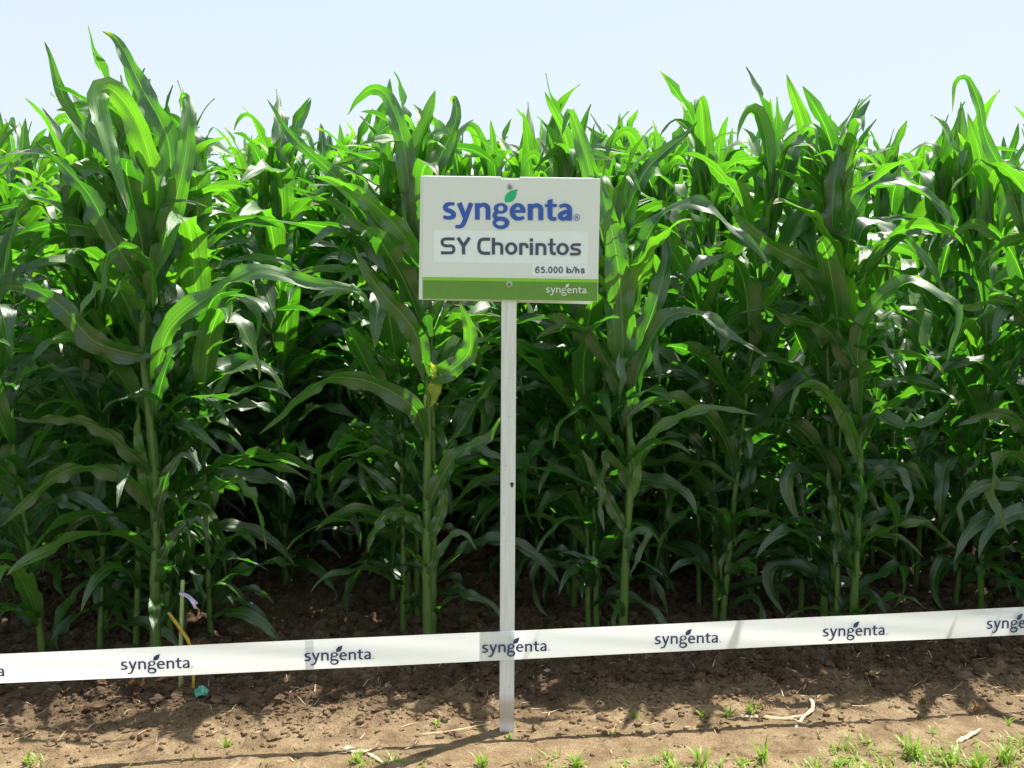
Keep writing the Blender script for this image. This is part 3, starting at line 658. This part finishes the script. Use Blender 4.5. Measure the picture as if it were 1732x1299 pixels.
def syngenta(th=1.0, reg=True):
    g = []
    S = lambda pts: stroke([(x, y, h * th) for x, y, h in pts])
    g += S([(388, 480, 34), (290, 477, 39), (215, 500, 50), (184, 558, 57), (220, 612, 52), (300, 640, 50), (362, 690, 55), (362, 745, 55), (310, 780, 46), (220, 786, 40), (136, 762, 37)])
    e = (1 - th) * 55
    g += stroke([(495, 455, 56 * th), (628, 790, 52 * th)]) + S([(765, 458, 52), (690, 655, 52), (612, 865, 52), (560, 955, 48), (480, 985, 40), (408, 976, 35)])
    g += box(845 + e, 460, 955 - e, 830) + S([(940, 535, 40), (1010, 500, 45), (1080, 505, 50), (1130, 550, 55), (1141, 620, 55), (1141, 830, 55)])
    k = 1 + (1 - th) * .8
    g += ring(1427, 577, 160, 118, 58 * k * 1.05, 60 * k) + ring(1432, 898, 190, 140, 95 * k, 54 * k, 1418, 905)
    g += S([(1345, 655, 42), (1297, 705, 48), (1297, 762, 50), (1340, 800, 46), (1420, 805, 44)])
    g += box(O2 + 100, 610, O2 + 383, 676) + S(sh([(331, 655, 52), (312, 568, 52), (260, 515, 44), (207, 503, 42), (150, 522, 46), (95, 590, 56), (85, 655, 57), (100, 725, 57), (160, 790, 50), (225, 805, 42), (290, 798, 40), (352, 775, 36)]))
    g += box(O2 + 432 + e, 478, O2 + 548 - e, 838) + S(sh([(535, 550, 40), (600, 515, 45), (670, 518, 48), (718, 565, 55), (727, 630, 57), (727, 838, 57)]))
    g += [[(x + O2, y) for x, y in q] for q in ([(873 + e, 400), (990 - e, 365), (990 - e, 700), (873 + e, 700)], [(818, 482), (1085, 480), (1085, 548), (818, 548)])] + S(sh([(931, 690, 58), (935, 760, 55), (975, 805, 46), (1078, 812, 36)]))
    g += S(sh([(1143, 548, 36), (1210, 515, 38), (1290, 512, 42), (1350, 550, 52), (1370, 620, 56), (1370, 850, 56)])) + S(sh([(1330, 650, 36), (1240, 668, 45), (1168, 720, 55), (1168, 775, 52), (1220, 812, 42), (1290, 795, 42), (1350, 740, 30)]))
    if reg == 1:
        cx = 1530 + O2; g += ring(cx, 780, 72, 74, 60, 62) + box(cx - 28, 742, cx - 13, 818) + hwst([(cx - 20, 749), (cx + 12, 751), (cx + 18, 768), (cx + 8, 783), (cx - 20, 785)], 7) + hwst([(cx, 785), (cx + 24, 818)], 7)
    elif reg == 2: g += ring(1520 + O2, 800, 40, 40, 22, 22)
    return g
LEAFMARK = [[(1525, 445), (1510, 380), (1525, 300), (1580, 230), (1650, 190), (1720, 170), (1804, 155), (1785, 230), (1765, 310), (1740, 370), (1690, 420), (1620, 440)]]
def tr(polys, f): return [[f(x, y) for x, y in p] for p in polys]
f1 = lambda x, y: loc(740 + x / 13.323, 310 + y / 13.323)
on_board('brand_lettering', flat('brand_lettering', tr(syngenta(1, 1), f1), M_BLUE, -.0060), M_BLUE)
on_board('leaf_emblem', flat('leaf_emblem', tr(LEAFMARK, f1), M_LEAFP, -.0060), M_LEAFP)
O4 = 1732
def chorintos():
    g = hwst([(455, 190), (270, 190), (195, 208), (172, 262), (198, 322), (270, 345), (370, 345), (425, 372), (437, 430), (412, 487), (350, 500), (145, 500)], 34)
    g += stroke([(528, 160, 38), (655, 350, 38)]) + stroke([(788, 160, 38), (655, 350, 38)]) + box(616, 335, 692, 535)
    g += hwst([(1255, 197), (1110, 197), (1035, 222), (1003, 300), (1003, 405), (1035, 480), (1110, 508), (1255, 510)], 36)
    g += box(1290, 165, 1364, 540) + hwst([(1350, 300), (1450, 299), (1500, 320), (1515, 375), (1515, 540)], 34)
    g += ring(1728, 405, 139, 140, 68, 80)
    s4 = lambda p: [(x + O4, y) for x, y in p]
    g += box(O4 + 175, 280, O4 + 248, 545) + hwst(s4([(230, 310), (300, 309), (345, 330), (354, 395)]), 32)
    g += box(O4 + 413, 280, O4 + 487, 550) + box(O4 + 413, 178, O4 + 487, 248)
    g += box(O4 + 540, 285, O4 + 612, 550) + hwst(s4([(600, 316), (690, 316), (738, 340), (752, 400), (752, 550)]), 34)
    g += hwst(s4([(900, 183), (900, 330), (900, 460), (925, 512), (1000, 524)]), 34) + box(O4 + 815, 290, O4 + 1000, 332)
    g += ring(O4 + 1153, 418, 140, 138, 70, 80)
    g += hwst(s4([(1562, 318), (1430, 318), (1370, 335), (1355, 375), (1382, 412), (1450, 424), (1510, 437), (1538, 475), (1520, 520), (1470, 530), (1320, 530)]), 29)
    return g
def rate():
    s4 = lambda p: [(x + O4, y) for x, y in p]; h = 14
    g = ring(O4 + 587, 907, 50, 52, 24, 27) + hwst(s4([(628, 848), (605, 817), (575, 822), (553, 860), (549, 905)]), h)
    g += hwst(s4([(742, 820), (690, 820)]), h) + hwst(s4([(690, 812), (676, 880)]), 12) + hwst(s4([(676, 876), (705, 862), (737, 882), (740, 920), (710, 943), (668, 930)]), h)
    g += box(O4 + 775, 925, O4 + 803, 955)
    for cx in (877, 995, 1112): g += ring(O4 + cx, 882, 50, 76, 23, 50)
    g += box(O4 + 1240, 812, O4 + 1268, 956) + ring(O4 + 1302, 908, 48, 52, 22, 28)
    g += hwst(s4([(1362, 962), (1426, 808)]), 11)
    g += box(O4 + 1440, 815, O4 + 1468, 960) + hwst(s4([(1460, 895), (1490, 868), (1515, 885), (1519, 960)]), h)
    g += hwst(s4([(1568, 886), (1600, 860), (1632, 875), (1636, 960)]), h) + ring(O4 + 1605, 928, 42, 36, 18, 14)
    return g
f3 = lambda x, y: loc(735 + x / 13.323, 390 + y / 13.323)
on_board('variety_lettering', flat('variety_lettering', tr(chorintos(), f3), M_GREY, -.0062), M_GREY)
on_board('rate_lettering', flat('rate_lettering', tr(rate(), f3), M_GREY, -.0064), M_GREY)
# small white repeat in the green band: spans photo x 923.5..992
sc_ = (992.2 - 923.5) / (1430 + O2 - 125)
f5 = lambda x, y: loc(923.5 + (x - 125) * sc_, 494.8 + (y - 830) * sc_ + (x - 125) * sc_ * .012)
wl = on_board('small_brand_lettering', flat('small_brand_lettering', tr(syngenta(.85, 2) + LEAFMARK, f5), M_WHITEP, -.0062), M_WHITEP)
# bolts
def bolt_mesh():
    V = []; Fc = []; n = 16; prof = [(.0, -.0045), (.003, -.0043), (.0052, -.003), (.0060, -.001), (.0078, -.0008), (.0082, 0)]
    prof = [(a * 1.25, b) for a, b in prof]
    for k, (r_, y) in enumerate(prof[1:]):
        for j in range(n): a = 2 * math.pi * j / n; V.append((r_ * math.cos(a), y, r_ * math.sin(a)))
        if k:
            for j in range(n): a, b = (k - 1) * n + j, (k - 1) * n + (j + 1) % n; Fc.append((a, b, b + n, a + n))
    Fc.append(tuple(range(n))); return mesh('bolt', V, Fc)
bm_ = bolt_mesh(); bm_.materials.append(M_BOLT)
for px, py in ((862.5, 317.5), (861.5, 480.5)):
    x, z = loc(px, py); b = mk('bolt', bm_, sign); b.matrix_local = board @ Matrix.Translation((x, -.0055, z))
# a knot hole on the post
kn = mk('knot', mesh('knot', [(.006 * math.cos(a) * (1 + .3 * math.sin(3 * a)), 0, .009 * math.sin(a)) for a in np.linspace(0, 6.28, 12, endpoint=False)] , [tuple(range(11, -1, -1))]), sign, (at(866, 820, POST_Y).x - sign.location.x, -.0012, at(866, 820, POST_Y).z), mat=simple('knot_brown', (.10, .08, .05), .8, .4))

# ---------------------------------------------------------------- barrier tape
TY = POST_Y - .0055
tp = {}
def tape_y(x): return TY + .134 * (x - sign.location.x)
# centre line: photo (0,1131) .. (857,1092) .. (1732,1050)
def tape_pt(px, py):
    d = ray(px, py); # intersect with the vertical plane y = tape_y(x)
    t = (TY - .134 * sign.location.x) / (d.y - .134 * d.x); return d * t + Vector((0, 0, EYE))
A, B, Cc = tape_pt(0, 1131), tape_pt(857, 1092), tape_pt(1732, 1050)
Wt = 51.5 * POST_Y / F
ux = Vector((1, .134, 0)).normalized()
def tape_z(x):
    if x < B.x: z = B.z + (A.z - B.z) * (x - B.x) / (A.x - B.x)
    else: z = B.z + (Cc.z - B.z) * (x - B.x) / (Cc.x - B.x)
    return z
xs = np.linspace(-4.2, 4.6, 221); V = []; Fc = []; rows = 6
for i, x in enumerate(xs):
    for j in range(rows + 1):
        t = j / rows - .5
        wob = .0035 * math.sin(x * 2.3 + j * .4) * min(1, abs(x - B.x) * 2) + .0010 * math.sin(x * 7 + j * 1.3) * min(1, abs(x - B.x) * 3) + .0004 * math.sin(x * 19 + j * 2.1) * min(1, abs(x - B.x) * 3)
        V.append((x, tape_y(x) + wob + .006 * t * math.sin(x * 1.1) * min(1, abs(x - B.x) * 2), tape_z(x) + t * Wt))
    if i:
        for j in range(rows): a = (i - 1) * (rows + 1) + j; b = i * (rows + 1) + j; Fc.append((a, b, b + 1, a + 1))
tape = mk('barrier_tape', mesh('barrier_tape', V, Fc), mat=M_FILM)
tag(tape, 'white plastic barrier tape printed with dark blue brand names, stretched across the sign post', 'barrier tape')
# doubled end of the film on the post and a lap further left
for (p0, p1) in ((832.5, 870.5), (516, 531)):
    x0 = tape_pt(p0, 1092).x; x1 = tape_pt(p1, 1092).x; V = []
    for x in (x0, x1):
        for s_ in (-.5, .5): V.append((x, tape_y(x) - .0022 if p0 > 800 else tape_y(x) - .0045, tape_z(x) + s_ * Wt * .992))
    me = mesh('tape_lap', V, [(0, 2, 3, 1)], False)
    lp = mk('tape_lap', me, tape, mat=simple('lapped_film', (.76, .78, .82), .3, .02, 14, trans=(.12, .12, .12)))
logos = [(-107, 0), (205.5, 0), (515, 0), (815, 0), (1107, 0), (1390.5, 0), (1667, 0)]
LU = (1430 + O2 - 125)
for k, (lx, _) in enumerate(logos):
    ends = [205.5 + 118, 515 + 113.5, 815 + 112, 1107 + 109, 1390.5 + 107, 1667 + 104]
    wpx = (118, 118, 113.5, 110, 107, 104, 102)[k]
    a = tape_pt(lx, 1131 - .0465 * lx); b = tape_pt(lx + wpx, 1131 - .0465 * (lx + wpx))
    Lm = (b - a).length; s_ = Lm / LU; x0 = a.x
    def fT(x, y, s_=s_, x0=x0):
        X_ = x0 + (x - 125) * s_ * ux.x; return (X_, (610 - y) * s_)
    polys = tr(syngenta(.80, 2) + LEAFMARK, fT); V = []; Fc = []
    for q, lp in enumerate(polys):
        o = len(V)
        for x, dz in lp:
            wob = .0035 * math.sin(x * 2.3 + 1.2) * min(1, abs(x - B.x) * 2)
            V.append((x, tape_y(x) - .0046 - .00002 * q + wob, tape_z(x) + dz - .004))
        Fc.append(tuple(range(o, len(V))))
    me = mesh('brand_print', V, Fc, False); mk('brand_print', me, tape, mat=M_TAPEP)
for py in (1077, 1082, 1111, 1107):
    p = tape_pt(862.5, py); mk('staple', boxmesh('staple', -.0005, .0005, -.0006, .0006, -.0022, .0022, 0), tape, (p.x, p.y - .0075, p.z), mat=M_STAPLE)

# ---------------------------------------------------------------- canes, tag, wrapper
def tube(name, pts, rad, seg=8, flat_=1.0, n=20):
    C = catmull(pts, n); T = norm(np.gradient(C, axis=0)); up = np.array([.3, 1, .1]); S = norm(np.cross(T, up)); U = np.cross(S, T); V = []; Fc = []
    rr = np.interp(np.linspace(0, 1, n), np.linspace(0, 1, len(rad)), rad) if isinstance(rad, (list, tuple)) else np.full(n, rad)
    for k in range(n):
        for j in range(seg): a = 2 * math.pi * j / seg; V.append(C[k] + S[k] * rr[k] * math.cos(a) + U[k] * rr[k] * flat_ * math.sin(a))
        if k:
            for j in range(seg): a, b = (k - 1) * seg + j, (k - 1) * seg + (j + 1) % seg; Fc.append((a, b, b + seg, a + seg))
    Fc.append(tuple(range(seg))[::-1]); Fc.append(tuple(range((n - 1) * seg, n * seg)))
    return mesh(name, np.array(V), Fc)
CY = 3.62
pb = at(305, 1163, CY); pb.z = gz(pb.x, CY) - .02
o = mk('marker_cane', tube('marker_cane', [tuple(pb), tuple(at(306, 1080, CY)), tuple(at(309, 981, CY))], [.0075, .0075, .007]), mat=M_STAKE)
tag(o, 'thin upright pale green marker cane behind the tape at the left', 'cane')
t = empty('marker_tag', at(307, 1004, CY - .01)); tag(t, 'lilac white plastic strip tied near the top of the pale green cane', 'tag')
r_ = np.random.RandomState(3)
for k, (ex, ey, dw) in enumerate(((333, 1022, 5), (331, 1030, 6))):
    P = catmull([tuple(at(303, 1005, CY - .012)), tuple(at(315, 1006 + 3 * k, CY - .02)), tuple(at(325, 1014 + 5 * k, CY - .03 - .01 * k)), tuple(at(ex, ey, CY - .03))], 10)
    T = norm(np.gradient(P, axis=0)); S = norm(np.cross(T, np.array([0, 1, .3])[None])); v = np.concatenate([P + S * .0065, P - S * .0065 + np.array([0, .004, 0])]) - np.array(t.location)
    mk('strip', mesh('strip', v, [(i, i + 1, i + 11, i + 10) for i in range(9)]), t, mat=M_TAG)
pb = at(327, 1180, CY - .03); pb.z = gz(pb.x, CY - .03) - .02
o = mk('bent_cane', tube('bent_cane', [tuple(pb), tuple(at(327, 1130, CY - .03)), tuple(at(320, 1088, CY - .03)), tuple(at(308, 1068, CY - .02)), tuple(at(285, 1036, CY + .0))], [.006, .006, .0065, .007, .006]), mat=M_CANE)
tag(o, 'bent yellow cane leaning across the upright pale green cane', 'cane')
def crumple(name, c, size, seed, squash=(1, .8, .8), sub=3, amp=.35):
    bm = bmesh.new(); bmesh.ops.create_icosphere(bm, subdivisions=sub, radius=1); r = np.random.RandomState(seed)
    D = norm(r.normal(size=(9, 3))); off = r.uniform(.55, .9, 9)
    for v in bm.verts:
        p = np.array(v.co); 
        for d, of in zip(D, off):
            q = p @ d
            if q > of: p = p - d * (q - of) * 1.1
        p = p * (1 + amp * (r.rand() - .5) * .35); v.co = Vector(p * np.array(squash) * size)
    me = bpy.data.meshes.new(name); bm.to_mesh(me); bm.free(); me.update(); return me
g0 = ground_at(341, 1184); n_ = 16; gg = np.linspace(-1, 1, n_); U_, V_ = np.meshgrid(gg, gg)
hgt = .030 * np.clip(1 - .75 * U_ ** 2 - .6 * V_ ** 2, -.2, 1) + .020 * np.abs(fbm(U_ * 1.7 + 5, V_ * 1.9, 3, 8)) + .006 * fbm(U_ * 6, V_ * 5, 2, 4)
cc = np.stack([U_ * .027 * (1 - .25 * np.abs(V_)) + .008 * fbm(U_ * 2, V_ * 3, 2, 5), V_ * .022 + .012 * fbm(U_ * 3, V_ * 2, 2, 6), hgt + .004], -1).reshape(-1, 3)
id2 = np.arange(n_ * n_).reshape(n_, n_); ff = np.stack([id2[:-1, :-1], id2[:-1, 1:], id2[1:, 1:], id2[1:, :-1]], -1).reshape(-1, 4)
o = mk('plastic_wrapper', mesh('plastic_wrapper', cc, ff.tolist(), False), None, (g0.x, g0.y, gz(g0.x, g0.y)), (.35, .1, .4), mat=M_WRAP)
tag(o, 'crumpled teal green plastic scrap on the soil below the tape', 'litter')

# ---------------------------------------------------------------- soil clods (one mass)
def rock_variants(n, sub):
    out = []
    for s in range(n):
        bm = bmesh.new(); bmesh.ops.create_icosphere(bm, subdivisions=sub, radius=1); r = np.random.RandomState(50 + s)
        v = np.array([tuple(q.co) for q in bm.verts]); f = np.array([[q.index for q in fc.verts] for fc in bm.faces]); bm.free()
        v = v * (1 + r.uniform(-.34, .34, (len(v), 1))) * r.uniform(.7, 1.25, (1, 3)) * np.array([[1, 1, .7]]); out.append((v, f))
    return out
RK = rock_variants(10, 2); RS = rock_variants(10, 1)
V = []; Fl = []; o = 0
def scatter(n, fx, fy, smin, smax, bank, pw=2.5):
    global o
    for _ in range(n):
        x, y = fx(), fy(); 
        y = y + edge_y(x); s = smin + (smax - smin) * random.random() ** pw
        v, f = bank[random.randrange(len(bank))]
        V.append(rotz(v * s, random.uniform(0, 6.28)) + np.array([x, y, gz(x, y) + s * .25])); Fl.append(f + o); o += len(v)
scatter(4500, lambda: random.uniform(-2.4, 2.9), lambda: random.uniform(-.45, 1.6), .006, .030, RK, 3)
scatter(9000, lambda: random.uniform(-2.3, 2.8), lambda: random.uniform(-.62, .3), .0025, .011, RS, 2)
scatter(700, lambda: random.uniform(-3.2, 3.0), lambda: random.uniform(.1, 2.6), .015, .045, RK)
scatter(13000, lambda: random.uniform(-2.3, 2.9), lambda: -.80 * random.random() ** 1.5, .0015, .016, RS, 7)
scatter(1500, lambda: random.uniform(-2.3, 2.9), lambda: random.uniform(-1.1, -.3), .0015, .010, RS, 6)
me = mesh('soil_clods', np.vstack(V), np.vstack(Fl), False)
tag(mk('soil_clods', me, mat=M_SOIL), 'loose brown soil clods and crumbs scattered over the field edge', 'soil clods', kind='stuff')

# ---------------------------------------------------------------- straw bits, grass and weeds
V = []; Fl = []; o = 0
for _ in range(900):
    x = random.uniform(-2, 2.4); y = edge_y(x) + random.uniform(-1.0, .25) * random.random() ** .6
    L = random.uniform(.01, .07) * (.5 + random.random()); a = random.uniform(0, 3.14); wv = random.uniform(.0006, .0018)
    d = np.array([math.cos(a), math.sin(a), 0]); s = np.array([-d[1], d[0], .2]) * wv; b = random.uniform(-.3, .3)
    P = [np.array([x, y, 0]) + d * L * (t - .5) + np.array([-d[1], d[0], 0]) * b * L * t * t for t in (0, .5, 1)]
    z = [gz(p[0], p[1]) + .0035 + random.uniform(0, .006) for p in P]
    for p, zz in zip(P, z): p[2] = zz
    V.append(np.array([P[0] - s, P[0] + s, P[1] - s, P[1] + s, P[2] - s * .4, P[2] + s * .4])); Fl.append(np.array([[0, 1, 3, 2], [2, 3, 5, 4]]) + o); o += 6
tag(mk('straw_litter', mesh('straw_litter', np.vstack(V), np.vstack(Fl), False), mat=M_STRAW), 'short bits of dry straw strewn over the bare soil', 'straw', kind='stuff')

def tuft_mesh(r, n, h, spread, wd=.0035, up=.7):
    V = []; Fl = []; o = 0; seg = 6
    for _ in range(n):
        a = r.uniform(0, 6.28); L = h * r.uniform(.5, 1.15); a1 = r.uniform(.25, 1.5) * (1.3 - up); w_ = wd * r.uniform(.6, 1.3)
        P, S = leaf_path(L, r.uniform(.05, .5), a1 + r.uniform(.2, 1.0), 1.2, 0, r.normal(0, .4), r, seg)
        P = rotz(P, a) + np.array([r.normal(0, spread), r.normal(0, spread), -.003]); S = rotz(S, a)
        s = np.linspace(0, 1, seg); w = (w_ * (1 - s ** 2) * (.6 + .8 * s))[:, None] + .0002
        V.append(np.stack([P - S * w, P + S * w], 1).reshape(-1, 3)); Fl.append(np.array([[2 * i, 2 * i + 1, 2 * i + 3, 2 * i + 2] for i in range(seg - 1)]) + o); o += 2 * seg
    return mesh('grass_tuft', np.vstack(V), np.vstack(Fl))
tufts = [ # photo base x, y, blades, height m, label
 (1183, 1294, 16, .075, 'grass tuft at the bottom of the photo, left of the fan shaped one'),
 (1288, 1283, 15, .075, 'fan shaped grass tuft at the bottom, below the dry white husk'),
 (1545, 1276, 34, .080, 'dense dark grass tuft with short stems at the lower right'),
 (1700, 1287, 30, .090, 'tall bright grass tuft in the bottom right corner'),
 (1610, 1290, 22, .090, 'broad bladed grass tuft left of the bottom right corner'),
 (1655, 1298, 18, .075, 'grass tuft between the two tallest tufts at the lower right'),
 (1705, 1226, 7, .035, 'small lone seedling near the right edge of the bare strip'),
 (1190, 1212, 8, .04, 'small weed beside the left end of the dry white husk'),
 (1230, 1210, 14, .045, 'low spreading weed just above the dry white husk'),
 (1268, 1206, 14, .055, 'pointed bright weed above the middle of the dry white husk'),
 (1074, 1213, 9, .032, 'low pale weed halfway between sign post and dry white husk'),
 (1040, 1242, 6, .03, 'tiny weed on the shadow line right of the sign post'),
 (860, 1251, 6, .022, 'tiny bright weed at the foot of the white sign post'),
 (740, 1230, 8, .032, 'small weed between sign post and the torn straw husk'),
 (386, 1266, 9, .04, 'lone seedling on the bare soil at the lower left'),
 (610, 1288, 18, .055, 'grass tuft under the torn straw husk at the bottom'),
 (815, 1298, 16, .055, 'grass tuft at the bottom edge right of the post shadow'),
 (48, 1292, 16, .035, 'flat pale weed in the bottom left corner'),
 (975, 1298, 18, .05, 'leafy weed at the bottom edge right of centre'),
 (1130, 1286, 14, .045, 'pale weed left of the grass tufts at the bottom'),
]
for k, (px, py, n, h, lab) in enumerate(tufts):
    g0 = ground_at(px, py); me = tuft_mesh(np.random.RandomState(70 + k), n, h * 1.1, .014 if n > 20 else .007, .0042, .75)
    tag(mk('grass_tuft', me, None, (g0.x, g0.y, gz(g0.x, g0.y)), mat=M_GRASS), lab, 'grass tuft', 'weeds growing on the bare strip')
# sparse ground cover at the bottom right
V = []; Fl = []; o = 0; r = np.random.RandomState(4)
for _ in range(520):
    px = r.uniform(900, 1900); py = 1240 + 90 * r.rand() ** .55 + (0 if px > 1400 else 30)
    if r.rand() < .10: px = r.uniform(-200, 900); py = r.uniform(1285, 1330)
    g0 = ground_at(px, py)
    for _b in range(r.randint(2, 7)):
        a = r.uniform(0, 6.28); P, S = leaf_path(r.uniform(.015, .055), r.uniform(.2, 1.0), r.uniform(.8, 1.9), 1, 0, 0, r, 4); P = rotz(P, a); S = rotz(S, a)
        P = P + np.array([g0.x + r.normal(0, .012), g0.y + r.normal(0, .008), gz(g0.x, g0.y)]); w = (np.array([.8, 1.2, .9, .1]) * r.uniform(.0012, .003))[:, None]
        V.append(np.stack([P - S * w, P + S * w], 1).reshape(-1, 3)); Fl.append(np.array([[2 * i, 2 * i + 1, 2 * i + 3, 2 * i + 2] for i in range(3)]) + o); o += 8
tag(mk('short_grass', mesh('short_grass', np.vstack(V), np.vstack(Fl)), mat=M_GRASS), 'sparse short grass sprouting on the bare strip', 'grass', kind='stuff')

def husk(label, strips, m=M_HUSK, name='dry_husk', cat='dry husk'):
    p0 = ground_at(*strips[0][0][0]); e = empty(name, (p0.x, p0.y, gz(p0.x, p0.y))); tag(e, label, cat)
    for k, (pts, wd, lift) in enumerate(strips):
        Q = []
        for i, (px, py) in enumerate(pts):
            g = ground_at(px, py); Q.append((g.x, g.y, gz(g.x, g.y) + .004 + lift[i]))
        P = catmull(Q, 14); T = norm(np.gradient(P, axis=0)); S = norm(np.cross(T, np.array([0, -.5, 1.])[None])); rr = np.random.RandomState(k + 5)
        v, f, uv = blade(P, S, wd, rr, 4, wave=.3, fold=.4, wavef=3, clasp=.8)
        mk('strip', mesh('strip', v - np.array(e.location), f.tolist(), True, uv), e, mat=m)
husk('long white dry corn husk lying on the bare soil at the right', [
 ([(1230, 1214), (1275, 1210), (1320, 1216), (1362, 1214)], .013, (0, .004, .004, .01)),
 ([(1362, 1214), (1375, 1204), (1368, 1192), (1350, 1188)], .012, (.008, .015, .02, .015)),
 ([(1345, 1230), (1358, 1216), (1372, 1206)], .011, (0, .01, .015)), ([(1300, 1216), (1335, 1213), (1352, 1222)], .009, (0, .006, .004))])
husk('torn straw coloured husk with a brown end at the lower left of the post', [
 ([(576, 1264), (600, 1270), (625, 1276)], .020, (.002, .006, .008)), ([(620, 1276), (638, 1285), (650, 1293)], .010, (.006, .004, 0)), ([(580, 1268), (610, 1276), (630, 1274)], .010, (0, .008, .01))])
husk('pinkish white dry stem lying in the grass at the far lower right', [([(1618, 1258), (1640, 1248), (1660, 1236)], .014, (.004, .01, .008)), ([(1612, 1280), (1620, 1262)], .006, (0, .004))], name='dry_husk')
husk('orange brown withered leaf on the shaded soil below the tape at the left', [
 ([(218, 1176), (234, 1172), (248, 1182)], .026, (.004, .016, .004)), ([(226, 1186), (240, 1180)], .018, (0, .01)), ([(262, 1166), (285, 1161), (310, 1163)], .012, (.002, .008, .002))], M_RUST, 'withered_leaf', 'withered leaf')
husk('thin pale straw lying left of the post foot', [([(700, 1246), (770, 1240), (830, 1226)], .004, (.002, .006, .004))], M_STRAW, 'straw', 'straw')
husk('curled pale straw lying between husk and post shadow', [([(684, 1268), (698, 1264), (706, 1256)], .005, (.002, .004, .004))], M_STRAW, 'straw', 'straw')
def clump(px, py, label, s, n=60):
    g0 = ground_at(px, py); me = tuft_mesh(np.random.RandomState(px), n, s, .012, .0018, .9)
    tag(mk('dead_grass_clump', me, None, (g0.x, g0.y, gz(g0.x, g0.y)), mat=M_CLUMP), label, 'dead grass', 'withered clumps on the bare strip')
clump(1284, 1186 + 12, 'withered brown clump above and right of the white husk, nearer the sign', .035)
clump(1655, 1203, 'rounded brown withered clump beside the tape shadow near the right edge', .040, 80)
clump(1560, 1187, 'flat withered clump in the edge of the corn shade at the right', .028)
